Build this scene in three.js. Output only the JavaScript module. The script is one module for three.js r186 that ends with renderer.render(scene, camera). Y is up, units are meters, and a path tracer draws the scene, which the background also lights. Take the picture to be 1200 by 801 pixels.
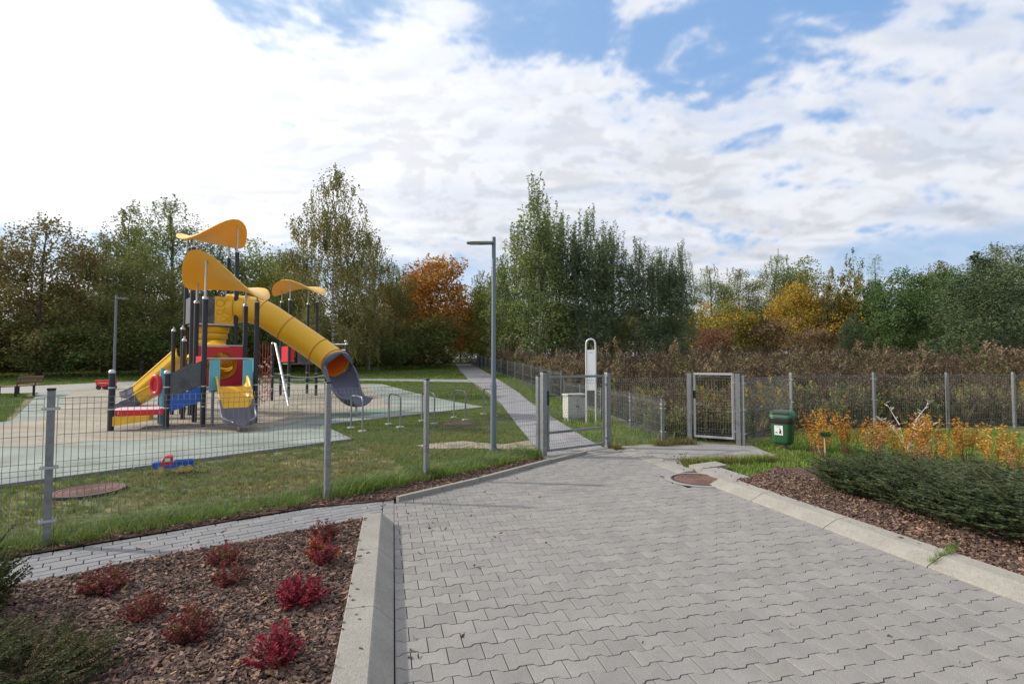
import * as THREE from 'three';
import { mergeGeometries } from 'three/addons/utils/BufferGeometryUtils.js';
import { TessellateModifier } from 'three/addons/modifiers/TessellateModifier.js';

// ---------------------------------------------------------------- camera, sky, sun, exposure
const V = (x, y, z) => new THREE.Vector3(x, y, z);
const scene = new THREE.Scene();
const camera = new THREE.PerspectiveCamera(66.56, 1024 / 683, 0.1, 900);
camera.position.set(0, 1.6, 0);
camera.lookAt(0, 1.6 + Math.tan(2.206 * Math.PI / 180) * 10, -10);
const renderer = new THREE.WebGLRenderer({ antialias: true });
renderer.toneMapping = THREE.LinearToneMapping;
renderer.toneMappingExposure = 1.0;
renderer.shadowMap.enabled = true;

const SUN_AZ = -74 * Math.PI / 180, SUN_EL = 29 * Math.PI / 180;
const sunDir = V(Math.sin(SUN_AZ) * Math.cos(SUN_EL), Math.sin(SUN_EL), -Math.cos(SUN_AZ) * Math.cos(SUN_EL));
const sun = new THREE.DirectionalLight(new THREE.Color(1.0, 0.94, 0.83), 4.3);
sun.position.copy(sunDir).multiplyScalar(120); sun.target.position.set(0, 0, -15);
sun.castShadow = true; sun.shadow.radius = 3.5; sun.shadow.mapSize.set(2048, 2048);
Object.assign(sun.shadow.camera, { left: -60, right: 60, top: 60, bottom: -60, near: 1, far: 260 });
scene.add(sun, sun.target);

// ---------------------------------------------------------------- random numbers and noise
function rng(seed) { let s = seed >>> 0; return () => { s = (s + 0x6D2B79F5) | 0; let t = Math.imul(s ^ (s >>> 15), 1 | s); t = (t + Math.imul(t ^ (t >>> 7), 61 | t)) ^ t; return ((t ^ (t >>> 14)) >>> 0) / 4294967296; }; }
const hash2 = (x, y, s) => { let h = Math.imul(x, 374761393) ^ Math.imul(y, 668265263) ^ Math.imul(s, 1442695041); h = Math.imul(h ^ (h >>> 13), 1274126177); return ((h ^ (h >>> 16)) >>> 0) / 4294967296; };
const sm = (a, b, x) => { const t = Math.min(1, Math.max(0, (x - a) / (b - a))); return t * t * (3 - 2 * t); };
const mixf = (a, b, t) => a + (b - a) * t;
function noise2(x, y, s = 0, per = 0) {
  const xi = Math.floor(x), yi = Math.floor(y); let fx = x - xi, fy = y - yi;
  fx = fx * fx * fx * (fx * (fx * 6 - 15) + 10); fy = fy * fy * fy * (fy * (fy * 6 - 15) + 10);
  const w = (a) => per ? ((a % per) + per) % per : a;
  const x0 = w(xi), x1 = w(xi + 1), y0 = w(yi), y1 = w(yi + 1);
  return mixf(mixf(hash2(x0, y0, s), hash2(x1, y0, s), fx), mixf(hash2(x0, y1, s), hash2(x1, y1, s), fx), fy);
}
function fbm(x, y, oct, s = 0, per = 0, gain = 0.5) { let v = 0, a = 0.5, n = 0; for (let i = 0; i < oct; i++) { v += a * noise2(x, y, s + i * 17, per); n += a; a *= gain; x *= 2; y *= 2; if (per) per *= 2; } return v / n; }

// ---------------------------------------------------------------- sky: thin blue air and broken cloud, brighter towards the veiled sun
{
  const W = 2048, H = 1024, data = new Float32Array(W * H * 4);
  for (let j = 0; j < H; j++) {
    const el = ((j + 0.5) / H - 0.5) * Math.PI, sy = Math.sin(el), cy = Math.cos(el);
    for (let i = 0; i < W; i++) {
      const k = (j * W + i) * 4;
      if (el < -0.02) { data[k] = 0.16; data[k + 1] = 0.17; data[k + 2] = 0.13; data[k + 3] = 1; continue; }
      const az = ((i + 0.5) / W - 0.5) * 2 * Math.PI, dx = cy * Math.cos(az), dz = cy * Math.sin(az);
      const y = Math.max(0.0, sy);
      const px = dx / (y + 0.16), pz = dz / (y + 0.16);
      const ang = Math.acos(Math.max(-1, Math.min(1, dx * sunDir.x + sy * sunDir.y + dz * sunDir.z))) * 180 / Math.PI;
      const wx = fbm(px * 2.3 + 9, pz * 2.3 + 4, 3, 5) - 0.5, wz = fbm(px * 2.3 - 3, pz * 2.3 + 8, 3, 9) - 0.5;
      const qx = px + wx * 0.22, qz = pz + wz * 0.22;
      const big = fbm(px * 0.8 + 3.1, pz * 0.8 + 1.7, 3, 21);
      const puff = fbm(qx * 4.8 + 1.3, qz * 6.0 + 5.2, 8, 33, 0, 0.62), fine = fbm(qx * 12 + 4, qz * 18 + 1, 6, 57, 0, 0.6);
      // openings of the broken deck, as they lie over the place
      const gap = (cx, cz, r) => Math.exp(-((px - cx) ** 2 + (pz - cz) ** 2) / (r * r));
      const open = Math.min(1, gap(0.22, -1.16, 0.20) + gap(0.50, -1.24, 0.22) + gap(0.78, -1.34, 0.22) + gap(1.0, -1.18, 0.24) + 0.35 * gap(1.08, -1.5, 0.16) + 0.8 * gap(0.02, -1.17, 0.13) + 0.75 * gap(-0.64, -1.13, 0.11) + 0.8 * gap(-0.36, -1.10, 0.10) + 0.5 * gap(-0.16, -1.34, 0.09));
      const d = (puff - 0.5) * 2.4 + (fine - 0.5) * 0.5 + (big - 0.5) * 0.7 + 0.34 + 0.12 * sm(0.50, 0.30, el) + 0.45 * Math.exp(-((ang / 58) ** 2)) - 0.54 * open + 0.22 * gap(0.15, -1.36, 0.12) + 0.25 * gap(-0.3, -1.7, 0.6) + 0.12 * gap(-0.9, -1.5, 0.4);
      let cov = 0.5 * sm(-0.18, 0.30, d) + 0.5 * sm(-0.42, 0.62, d);
      const thin = sm(0.35, 0.65, fbm(qx * 3 + 8, qz * 8 + 3, 5, 81));
      cov *= 1 - 0.20 * thin * sm(0.1, 1.0, ang / 90);
      const lowgap = sm(0.205, 0.175, el) * sm(0.11, 0.14, el) * sm(0.42, 0.62, fbm(az * 2.2 + 40, 3, 2, 71));
      cov *= 1 - 0.75 * lowgap;
      cov = Math.min(1, cov + 0.25 * sm(0.10, 0.02, el));
      const thick = sm(0.25, 0.95, d);
      const bank = fbm(qx * 1.7 + 31, qz * 6.0 + 12, 6, 91);
      let lum = 0.92 - 0.05 * thick - 0.13 * sm(0.42, 0.62, fine) * (0.4 + 0.6 * thick) - 0.15 * sm(0.44, 0.66, bank) * sm(0.50, 0.12, el);
      const up = sm(0, 0.9, el);
      const hor = sm(0.35, 0.0, el);
      let r = mixf(0.28, 0.17, up), g = mixf(0.48, 0.35, up), b = mixf(0.82, 0.69, up);
      r = mixf(r, 0.46, hor); g = mixf(g, 0.64, hor); b = mixf(b, 0.84, hor);
      const glow = Math.exp(-((ang / 34) ** 2)), wide = Math.exp(-((ang / 62) ** 2));
      r += 0.30 * wide; g += 0.30 * wide; b += 0.22 * wide;
      let cr = lum * 0.985 - 0.03, cg = lum * 0.985 - 0.012, cb = lum + 0.03;
      const gl = 0.30 * wide + 0.75 * glow;
      cr += gl; cg += gl * 0.99; cb += gl * 0.96;
      data[k] = mixf(r, cr, cov); data[k + 1] = mixf(g, cg, cov); data[k + 2] = mixf(b, cb, cov); data[k + 3] = 1;
    }
  }
  const t = new THREE.DataTexture(data, W, H, THREE.RGBAFormat, THREE.FloatType);
  t.mapping = THREE.EquirectangularReflectionMapping; t.magFilter = THREE.LinearFilter; t.minFilter = THREE.LinearFilter; t.wrapS = THREE.RepeatWrapping; t.needsUpdate = true;
  scene.background = t; scene.environment = t;
}

// ---------------------------------------------------------------- helpers
const used = {};
function numbered(n) { const k = used[n] = (used[n] ?? -1) + 1; return k ? `${n}_${String(k).padStart(3, '0')}` : n; }
function shadow(o) { o.castShadow = true; o.receiveShadow = true; return o; }
function tag(o, label, category, group, kind) { if (label) o.userData.label = label; if (category) o.userData.category = category; if (group) o.userData.group = group; if (kind) o.userData.kind = kind; return o; }
function thing(name, label, category, base = [0, 0, 0], group) { const o = new THREE.Group(); o.name = numbered(name); o.position.set(...base); scene.add(o); return tag(o, label, category, group); }
// part(): geometry given in world metres, stored relative to its thing's base
function wpos(o) { const p = V(0, 0, 0); for (let q = o; q && q !== scene; q = q.parent) p.add(q.position); return p; }
function part(parent, name, geo, mat, label) { const b = wpos(parent); const m = shadow(new THREE.Mesh(geo.translate(-b.x, -b.y, -b.z), mat)); m.name = name; parent.add(m); if (label) m.userData.label = label; return m; }
function lpart(parent, name, geo, mat) { const m = shadow(new THREE.Mesh(geo, mat)); m.name = name; parent.add(m); return m; }
function solo(name, geo, mat, label, category, group, kind) { const m = shadow(new THREE.Mesh(geo, mat)); m.name = numbered(name); scene.add(m); return tag(m, label, category, group, kind); }
function clean(g) { if (g.index) g = g.toNonIndexed(); for (const a of Object.keys(g.attributes)) if (!['position', 'normal', 'uv', 'color'].includes(a)) g.deleteAttribute(a); if (!g.attributes.uv) g.setAttribute('uv', new THREE.BufferAttribute(new Float32Array(g.attributes.position.count * 2), 2)); if (!g.attributes.normal) g.computeVertexNormals(); return g; }
function merge(l) { return mergeGeometries(l.map(clean)); }
function copy(o, place, turn = 0, scale = 1, label, group) { const c = o.clone(); c.name = numbered(o.name.replace(/_\d{3}$/, '')); c.userData = { ...o.userData }; c.position.set(...place); c.rotation.y = turn; if (Array.isArray(scale)) c.scale.set(...scale); else c.scale.setScalar(scale); if (label) c.userData.label = label; if (group) c.userData.group = group; scene.add(c); return c; }
function box(w, h, d, x = 0, y = 0, z = 0) { return new THREE.BoxGeometry(w, h, d).translate(x, y, z); }
function bar(a, b, r0, r1 = r0, seg = 8) { const d = V().subVectors(b, a), L = d.length(); const g = new THREE.CylinderGeometry(r1, r0, L, seg, 1); g.applyQuaternion(new THREE.Quaternion().setFromUnitVectors(V(0, 1, 0), d.normalize())); return g.translate((a.x + b.x) / 2, (a.y + b.y) / 2, (a.z + b.z) / 2); }
// a box standing on the segment a-b (on plan), of thickness t, from y0 to y1 (or sloping: y0a,y1a at a; y0b,y1b at b)
function slab2(a, b, t, y0a, y1a, y0b = y0a, y1b = y1a) {
  const n = V(-(b.z - a.z), 0, b.x - a.x).normalize().multiplyScalar(t / 2), P = [];
  for (const [p, lo, hi] of [[a, y0a, y1a], [b, y0b, y1b]]) for (const s of [-1, 1]) for (const y of [lo, hi]) P.push([p.x + n.x * s, y, p.z + n.z * s]);
  const q = [[0, 1, 5, 4], [2, 6, 7, 3], [1, 3, 7, 5], [0, 4, 6, 2], [0, 2, 3, 1], [4, 5, 7, 6]], pos = [], uv = [];
  for (const [i, j, k, l] of q) for (const m of [i, j, k, i, k, l]) { pos.push(...P[m]); uv.push((m >> 2) * a.distanceTo(b), P[m][1]); }
  const g = new THREE.BufferGeometry(); g.setAttribute('position', new THREE.Float32BufferAttribute(pos, 3)); g.setAttribute('uv', new THREE.Float32BufferAttribute(uv, 2)); g.computeVertexNormals(); return g;
}
function tube(pts, r, seg = 24, rad = 7) { return new THREE.TubeGeometry(new THREE.CatmullRomCurve3(pts), seg, r, rad, false); }
// trough(): a thick gutter swept along a path; R(t) radius, A(t) half opening angle (radians, PI = closed pipe)
function trough(pts, R, A, th, n = 28, m = 16) {
  const c = new THREE.CatmullRomCurve3(pts), rows = [];
  for (let i = 0; i <= n; i++) {
    const t = i / n, p = c.getPoint(t), T = c.getTangent(t), S = V().crossVectors(T, V(0, 1, 0)).normalize(), U = V().crossVectors(S, T), row = [];
    const ring = (r, sgn) => { for (let k = 0; k <= m; k++) { const a = (sgn > 0 ? -1 + 2 * k / m : 1 - 2 * k / m) * A(t); row.push(V().copy(p).addScaledVector(S, Math.sin(a) * r).addScaledVector(U, -Math.cos(a) * r)); } };
    ring(R(t), 1); ring(R(t) + th, -1); rows.push(row);
  }
  const L = rows[0].length, pos = [], idx = [];
  rows.forEach(r => r.forEach(p => pos.push(p.x, p.y, p.z)));
  for (let i = 0; i < n; i++) for (let k = 0; k < L; k++) { const a = i * L + k, b = i * L + (k + 1) % L; idx.push(a, a + L, b, b, a + L, b + L); }
  for (const i of [0, n]) for (let k = 0; k < m; k++) { const a = i * L + k, b = a + 1, d = i * L + L - 1 - k, e = d - 1; idx.push(a, b, d, b, e, d); }
  const g = new THREE.BufferGeometry(); g.setAttribute('position', new THREE.Float32BufferAttribute(pos, 3)); g.setIndex(idx); g.computeVertexNormals(); return clean(g);
}
// chute(): an open slide of flat bottom, rounded corners and upright sides, swept along the line of its bottom
function chute(pts, w, h, th, n = 26, flare = null) {
  const c = new THREE.CatmullRomCurve3(pts), rows = [], prof = (ww, hh) => { const r = Math.min(0.13, ww * 0.4), P = []; const half = [[ww, hh]]; for (let k = 0; k <= 5; k++) { const a = k / 5 * Math.PI / 2; half.push([ww - r + r * Math.cos(a), r - r * Math.sin(a)]); } const outer = [[ww + th + 0.02, hh + 0.008], [ww + th + 0.02, hh - 0.03], [ww + th, hh - 0.035]]; for (let k = 0; k <= 5; k++) { const a = k / 5 * Math.PI / 2; outer.push([ww - r + (r + th) * Math.cos(a), r - (r + th) * Math.sin(a)]); } for (const p of half) P.push(p); for (const p of half.slice().reverse()) P.push([-p[0], p[1]]); for (const p of outer) P.push([-p[0], p[1]]); for (const p of outer.slice().reverse()) P.push(p); return P; };
  for (let i = 0; i <= n; i++) { const t = i / n, p = c.getPoint(t), T = c.getTangent(t), S = V().crossVectors(T, V(0, 1, 0)).normalize(), U = V().crossVectors(S, T), f = flare ? flare(t) : [1, 1]; rows.push(prof(w * f[0], h * f[1]).map(([x, y]) => V().copy(p).addScaledVector(S, x).addScaledVector(U, y))); }
  const L = rows[0].length, pos = [], idx = []; rows.forEach(r => r.forEach(p => pos.push(p.x, p.y, p.z))); for (let i = 0; i < n; i++) for (let k = 0; k < L; k++) { const a = i * L + k, b = i * L + (k + 1) % L; idx.push(a, a + L, b, b, a + L, b + L); }
  const tri = THREE.ShapeUtils.triangulateShape(prof(w, h).map(([x, y]) => new THREE.Vector2(x, y)), []); for (const o of [0, n * L]) for (const t of tri) idx.push(o + t[0], o + t[1], o + t[2]);
  const g = new THREE.BufferGeometry(); g.setAttribute('position', new THREE.Float32BufferAttribute(pos, 3)); g.setIndex(idx); g.computeVertexNormals(); return clean(g);
}
// the ground rises gently behind the playground
function gy(x, z) { const D = -z; if (D < 18) return 0; if (D < 26) return 0.0023125 * (D - 18) ** 2; if (D < 62) return 0.148 + 0.037 * (D - 26); return 1.48 + 0.037 * 20 * (1 - Math.exp(-(D - 62) / 20)); }
// a flat piece of ground: polygon of [x, z], laid on the terrain at height dy
function sheet(poly, dy, maxEdge = 1.2, rise = null) {
  const s = new THREE.Shape(poly.map(([x, z]) => new THREE.Vector2(x, -z)));
  let g = new THREE.ShapeGeometry(s); g.rotateX(-Math.PI / 2); g = new TessellateModifier(maxEdge, 7).modify(g.toNonIndexed());
  const p = g.attributes.position, uv = new Float32Array(p.count * 2);
  for (let i = 0; i < p.count; i++) { const x = p.getX(i), z = p.getZ(i); p.setY(i, gy(x, z) + dy + (rise ? rise(x, z) : 0)); uv[2 * i] = x; uv[2 * i + 1] = -z; }
  g.deleteAttribute('normal'); g.setAttribute('uv', new THREE.BufferAttribute(uv, 2)); g.computeVertexNormals(); return g;
}
function inPoly(x, z, poly) { let c = false; for (let i = 0, j = poly.length - 1; i < poly.length; j = i++) { const [xi, zi] = poly[i], [xj, zj] = poly[j]; if ((zi > z) !== (zj > z) && x < (xj - xi) * (z - zi) / (zj - zi) + xi) c = !c; } return c; }
function scatter(poly, n, R, ok) { let x0 = 1e9, x1 = -1e9, z0 = 1e9, z1 = -1e9; for (const [x, z] of poly) { x0 = Math.min(x0, x); x1 = Math.max(x1, x); z0 = Math.min(z0, z); z1 = Math.max(z1, z); } const out = []; for (let t = 0; t < n * 12 && out.length < n; t++) { const x = mixf(x0, x1, R()), z = mixf(z0, z1, R()); if (inPoly(x, z, poly) && (!ok || ok(x, z))) out.push([x, z]); } return out; }
function instances(name, geo, mat, list, label, category, parent = scene) {   // list: [x, y, z, turn, sx, sy, sz, color, tiltx, tiltz]
  const m = shadow(new THREE.InstancedMesh(geo, mat, list.length)), M = new THREE.Matrix4(), q = new THREE.Quaternion(), e = new THREE.Euler(), c = new THREE.Color();
  list.forEach((l, i) => { e.set(l[8] || 0, l[3], l[9] || 0, 'YXZ'); q.setFromEuler(e); M.compose(V(l[0], l[1], l[2]), q, V(l[4], l[5], l[6])); m.setMatrixAt(i, M); if (l[7]) { c.setRGB(...l[7]); m.setColorAt(i, c); } });
  m.name = parent === scene ? numbered(name) : name; parent.add(m); m.userData.kind = 'stuff'; if (parent === scene) tag(m, label, category); return m;
}

// ---------------------------------------------------------------- textures and materials
function tex(size, fn, srgb, metres) {
  const d = new Uint8Array(size * size * 4);
  for (let y = 0; y < size; y++) for (let x = 0; x < size; x++) { const c = fn(x / size, y / size, x, y), k = (y * size + x) * 4; d[k] = Math.max(0, Math.min(255, c[0] * 255)); d[k + 1] = Math.max(0, Math.min(255, c[1] * 255)); d[k + 2] = Math.max(0, Math.min(255, c[2] * 255)); d[k + 3] = 255; }
  const t = new THREE.DataTexture(d, size, size); t.wrapS = t.wrapT = THREE.RepeatWrapping; t.magFilter = THREE.LinearFilter; t.minFilter = THREE.LinearMipmapLinearFilter; t.generateMipmaps = true; if (srgb) t.colorSpace = THREE.SRGBColorSpace; t.repeat.set(1 / metres, 1 / metres); t.needsUpdate = true; return t;
}
const g3 = (v) => [v, v, v];
const rn = rng(7);
// concrete: sand grain, pits, faint coarse blotches
const concreteMap = tex(512, (u, v, x, y) => { const c = fbm(u * 5, v * 5, 4, 3, 5), f = noise2(u * 170, v * 170, 8, 170), s = hash2(x, y, 4); let l = 0.86 + (c - 0.5) * 0.12 + (f - 0.5) * 0.08 + (s - 0.5) * 0.09; if (s > 0.99) l -= 0.14; return [l, l * 0.985, l * 0.96]; }, true, 0.9);
const concreteBump = tex(512, (u, v, x, y) => g3(0.55 + (noise2(u * 150, v * 150, 8, 150) - 0.5) * 0.5 + (hash2(x, y, 4) - 0.5) * 0.5), false, 0.9);
const stainMap = tex(256, (u, v) => { const c = fbm(u * 4, v * 4, 6, 31, 4), k = sm(0.58, 0.72, c); const l = 0.86 - 0.16 * k + (fbm(u * 40, v * 40, 2, 77, 40) - 0.5) * 0.14; return [l, l * 0.99, l * 0.965]; }, true, 1.4);
function std(r, g, b, rough = 0.9, metal = 0, o = {}) { return new THREE.MeshStandardMaterial({ color: new THREE.Color().setRGB(r, g, b), roughness: rough, metalness: metal, side: THREE.DoubleSide, ...o }); }
const paverMats = [0, 1, 2, 3, 4].map(i => std(...[[0.338, 0.328, 0.324], [0.324, 0.316, 0.314], [0.349, 0.338, 0.331], [0.312, 0.305, 0.304], [0.343, 0.330, 0.320]][i], 0.92, 0, { map: concreteMap, bumpMap: concreteBump, bumpScale: 0.0016 }));
const walkMats = [0, 1, 2].map(i => std(...[[0.318, 0.322, 0.345], [0.298, 0.302, 0.326], [0.335, 0.336, 0.352]][i], 0.92, 0, { map: concreteMap, bumpMap: concreteBump, bumpScale: 0.0016 }));
const pitMap = tex(512, (u, v, x, y) => { const c = fbm(u * 6, v * 6, 5, 23, 6), g = fbm(u * 60, v * 60, 3, 29, 60), p = noise2(u * 110, v * 110, 38, 110), s = hash2(x, y, 14); let l = 0.88 + (c - 0.5) * 0.12 + (g - 0.5) * 0.09 + (s - 0.5) * 0.10; if (p > 0.90) l -= 0.13; return [l, l * 0.985, l * 0.95]; }, true, 1.1);
const kerbMat = std(0.375, 0.362, 0.34, 0.93, 0, { map: pitMap, bumpMap: concreteBump, bumpScale: 0.003 });
const slabMat = std(0.39, 0.378, 0.37, 0.93, 0, { map: concreteMap, bumpMap: concreteBump, bumpScale: 0.002 });
const jointMat = std(0.045, 0.039, 0.034, 1, 0, { map: stainMap });
const galv = std(0.33, 0.35, 0.375, 0.5, 0.5, { map: stainMap });
const wireMat = std(0.17, 0.178, 0.19, 0.55, 0.2);
const capMat = std(0.02, 0.02, 0.022, 0.5);
const lampMat = std(0.15, 0.185, 0.225, 0.5, 0.3);
const postMat = std(0.022, 0.025, 0.034, 0.55);
const steelMat = std(0.52, 0.53, 0.54, 0.42, 0.6);
const yellowMat = std(0.96, 0.53, 0.018, 0.38, 0, { map: tex(256, (u, v) => { const l = 0.93 + (fbm(u * 6, v * 6, 4, 14, 6) - 0.5) * 0.16; return [l, l, l]; }, true, 1.2) });
const chuteMat = std(0.82, 0.47, 0.02, 0.38);
const orangeTube = std(0.85, 0.20, 0.015, 0.45);
const greyPlastic = std(0.115, 0.12, 0.165, 0.42);
const greyPanel = std(0.13, 0.138, 0.155, 0.6, 0, { map: stainMap });
const redMat = std(0.60, 0.018, 0.03, 0.4);
const blueMat = std(0.012, 0.10, 0.46, 0.42);
const cyanMat = std(0.13, 0.44, 0.55, 0.45);
const whitePlastic = std(0.72, 0.66, 0.66, 0.5);
const pinkDeck = std(0.62, 0.45, 0.47, 0.6);
const ropeMat = std(0.30, 0.05, 0.04, 0.8);
const blackRubber = std(0.018, 0.018, 0.02, 0.8);
const whiteMat = std(0.80, 0.80, 0.79, 0.5);
const cabinetMat = std(0.60, 0.60, 0.57, 0.65, 0, { map: stainMap });

// ---------------------------------------------------------------- the ground: one sheet to the horizon
const lawnTex = tex(1024, (u, v, x, y) => {
  const c = fbm(u * 7, v * 7, 5, 12, 7), d = fbm(u * 22 + 3, v * 22, 4, 19, 22), f = hash2(x, y, 3), w = fbm(u * 90, v * 90, 2, 44, 90);
  let r = 0.37, g = 0.39, b = 0.18; const dry = sm(0.45, 0.66, c * 0.6 + d * 0.4); r = mixf(r, 0.50, dry); g = mixf(g, 0.455, dry); b = mixf(b, 0.28, dry);
  const moss = sm(0.55, 0.7, d); r = mixf(r, 0.27, moss * 0.5); g = mixf(g, 0.34, moss * 0.5); const l = 0.72 + w * 0.4 + (f - 0.5) * 0.35; return [r * l, g * l, b * l];
}, true, 6);
const groundMat = std(1, 1, 1, 1, 0, { map: lawnTex });
const CS = Math.cos(0.243), SN = Math.sin(0.243);
const road = (q, r, y = 0) => V(q * CS - r * SN, y, -q * SN - r * CS);      // q across the drive, r along it
{
  const xs = [], zs = []; for (let x = -300; x <= 300; x += (Math.abs(x) < 60 ? 2 : 12)) xs.push(x); for (let z = 60; z >= -420; z -= (z > -110 && z < 20 ? 2 : 15)) zs.push(z);
  const pos = [], uv = [], idx = []; for (const z of zs) for (const x of xs) { const far = sm(70, 200, -z) * 1.2; pos.push(x, gy(x, z) - 0.03 + far * (fbm(x * 0.02 + 5, z * 0.02, 3, 2) - 0.3) * 2, z); uv.push(x, -z); }
  const n = xs.length; for (let j = 0; j < zs.length - 1; j++) for (let i = 0; i < n - 1; i++) { const a = j * n + i; idx.push(a, a + 1, a + n, a + 1, a + n + 1, a + n); }
  const g = new THREE.BufferGeometry(); g.setAttribute('position', new THREE.Float32BufferAttribute(pos, 3)); g.setAttribute('uv', new THREE.Float32BufferAttribute(uv, 2)); g.setIndex(idx); g.computeVertexNormals();
  solo('ground', g, groundMat, 'mown lawn and rough ground reaching to the trees', 'ground', null, 'structure');
}

// ---------------------------------------------------------------- paving
function clipPoly(p, planes) {           // keep a*x + b*y <= c
  for (const [a, b, c] of planes) { const o = []; for (let i = 0; i < p.length; i++) { const s = p[i], e = p[(i + 1) % p.length], ds = a * s[0] + b * s[1] - c, de = a * e[0] + b * e[1] - c; if (ds <= 0) o.push(s); if ((ds < 0 && de > 0) || (ds > 0 && de < 0)) { const t = ds / (ds - de); o.push([s[0] + (e[0] - s[0]) * t, s[1] + (e[1] - s[1]) * t]); } } p = o; if (p.length < 3) return null; }
  return p;
}
const area2 = (p) => { let a = 0; for (let i = 0; i < p.length; i++) { const [x, y] = p[i], [u, v] = p[(i + 1) % p.length]; a += x * v - u * y; } return a / 2; };
function inset(p, d) {
  const n = p.length, out = []; for (let i = 0; i < n; i++) { const a = p[(i + n - 1) % n], b = p[i], c = p[(i + 1) % n]; let x1 = b[0] - a[0], y1 = b[1] - a[1], x2 = c[0] - b[0], y2 = c[1] - b[1]; const l1 = Math.hypot(x1, y1) || 1, l2 = Math.hypot(x2, y2) || 1; x1 /= l1; y1 /= l1; x2 /= l2; y2 /= l2; let nx = -y1 - y2, ny = x1 + x2; const l = Math.hypot(nx, ny) || 1; nx /= l; ny /= l; const k = Math.min(2.2, 1 / Math.max(0.3, -y1 * nx + x1 * ny)); out.push([b[0] + nx * d * k, b[1] + ny * d * k]); }
  return out;
}
// a stone from its plan outline (counter-clockwise in (u, v)); 'at' maps (u, v, y) to a point
function stone(outline, at, gap, bevel, depth, uo = 0, vo = 0) {
  if (area2(outline) < 0) outline = outline.slice().reverse();
  const o = inset(outline, gap), t = inset(outline, gap + bevel), n = o.length, P = [], U = [];
  const tri = THREE.ShapeUtils.triangulateShape(t.map(([x, y]) => new THREE.Vector2(x, y)), []);
  const add = (p, y) => { P.push(at(p[0], p[1], y)); U.push([p[0] + uo, p[1] + vo - y]); };
  for (const [a, b, c] of tri) { add(t[a], 0); add(t[b], 0); add(t[c], 0); }
  for (let i = 0; i < n; i++) { const j = (i + 1) % n; add(o[i], -bevel); add(o[j], -bevel); add(t[j], 0); add(o[i], -bevel); add(t[j], 0); add(t[i], 0); add(o[i], -depth); add(o[j], -depth); add(o[j], -bevel); add(o[i], -depth); add(o[j], -bevel); add(o[i], -bevel); }
  const g = new THREE.BufferGeometry(); g.setAttribute('position', new THREE.Float32BufferAttribute(P.flatMap(p => [p.x, p.y, p.z]), 3)); g.setAttribute('uv', new THREE.Float32BufferAttribute(U.flat(), 2)); g.computeVertexNormals(); return g;
}
const inView = (p, m = 0.05) => p.z < -0.5 && Math.abs(p.x / -p.z) < 0.984 + m && -p.z > 2.2;
const Q0 = 0.1005, Q1 = 4.125, roadPlanes = [[-1, 0.019, 0.019 * 4.2 - Q0], [1, 0, Q1], [-0.722, 1, 6.045], [0, -1, -0.4]];
{
  const bed = [[Q0 - 0.02, 0.3], [Q1 + 0.02, 0.3], [Q1 + 0.02, 9.05], [Q0 - 0.02, 6.15]].map(([q, r]) => { const p = road(q, r); return [p.x, p.z]; });
  const drive = thing('drive', 'wide drive of grey interlocking concrete pavers between two kerbs', 'drive', [0, 0, 0]); drive.userData.kind = 'structure';
  part(drive, 'joint_bed', sheet(bed, -0.018, 3), jointMat);
  const W = 0.196, PIT = 0.1365, A = 0.0116, hi = PIT / 2 + A, lo = PIT / 2 - A;
  const shape = [[-0.098, -hi], [-0.061, -hi], [-0.037, -lo], [0.037, -lo], [0.061, -hi], [0.098, -hi], [0.098, hi], [0.061, hi], [0.037, lo], [-0.037, lo], [-0.061, hi], [-0.098, hi]];
  const flat = (u, v, y) => V(u, y, -v);
  const R = rng(11), variants = []; for (let i = 0; i < 14; i++) variants.push(stone(shape, flat, 0.0026, 0.0016, 0.03, R() * 3, R() * 3));
  const all = [];
  for (let row = 0; row < 74; row++) for (let c = -1; c < 24; c++) {
    const q = Q0 - 0.035 + c * W + (row % 2 ? 0.098 : 0), r = 0.45 + row * PIT; const mine = shape.map(([u, v]) => [u + q, v + r]);
    const cut = clipPoly(mine, roadPlanes); if (!cut || Math.abs(area2(cut)) < 0.0015) continue;
    const whole = Math.abs(area2(cut) - area2(mine)) < 1e-7, p = road(q, r);
    if (Math.hypot(p.x - 2.53, p.z + 7.14) < 0.40) continue;
    all.push({ q, r, cut, whole, p, d: inView(p) ? Math.hypot(p.x, p.z) : 1000 + Math.hypot(p.x, p.z) });
  }
  all.sort((a, b) => a.d - b.d);
  const rest = paverMats.map(() => []);
  all.forEach((s, i) => {
    const m = Math.floor(R() * 5), dy = (R() - 0.5) * 0.003, tx = (R() - 0.5) * 0.008, tz = (R() - 0.5) * 0.008;
    if (i < 300 && s.whole) { const b = lpart(drive, 'paver', variants[Math.floor(R() * 14)], paverMats[m]); b.position.set(s.p.x, dy, s.p.z); b.rotation.set(tx, 0.243 + (R() < 0.5 ? Math.PI : 0), tz, 'YXZ'); } else if (i < 300) lpart(drive, 'paver', stone(s.cut, (u, v, y) => road(u, v, y + dy), 0.0026, 0.0016, 0.03, R() * 3, R() * 3), paverMats[m]);
    else rest[m].push(stone(s.cut, (u, v, y) => road(u, v, y + dy + (u - s.q) * tx + (v - s.r) * tz), 0.0026, 0.0016, 0.022, R() * 3, R() * 3));
  });
  const gs = rest.map(l => mergeGeometries(l)), g = mergeGeometries(gs, true), o = lpart(drive, 'distant_pavers', g, paverMats); o.userData.kind = 'stuff';
}
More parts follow.
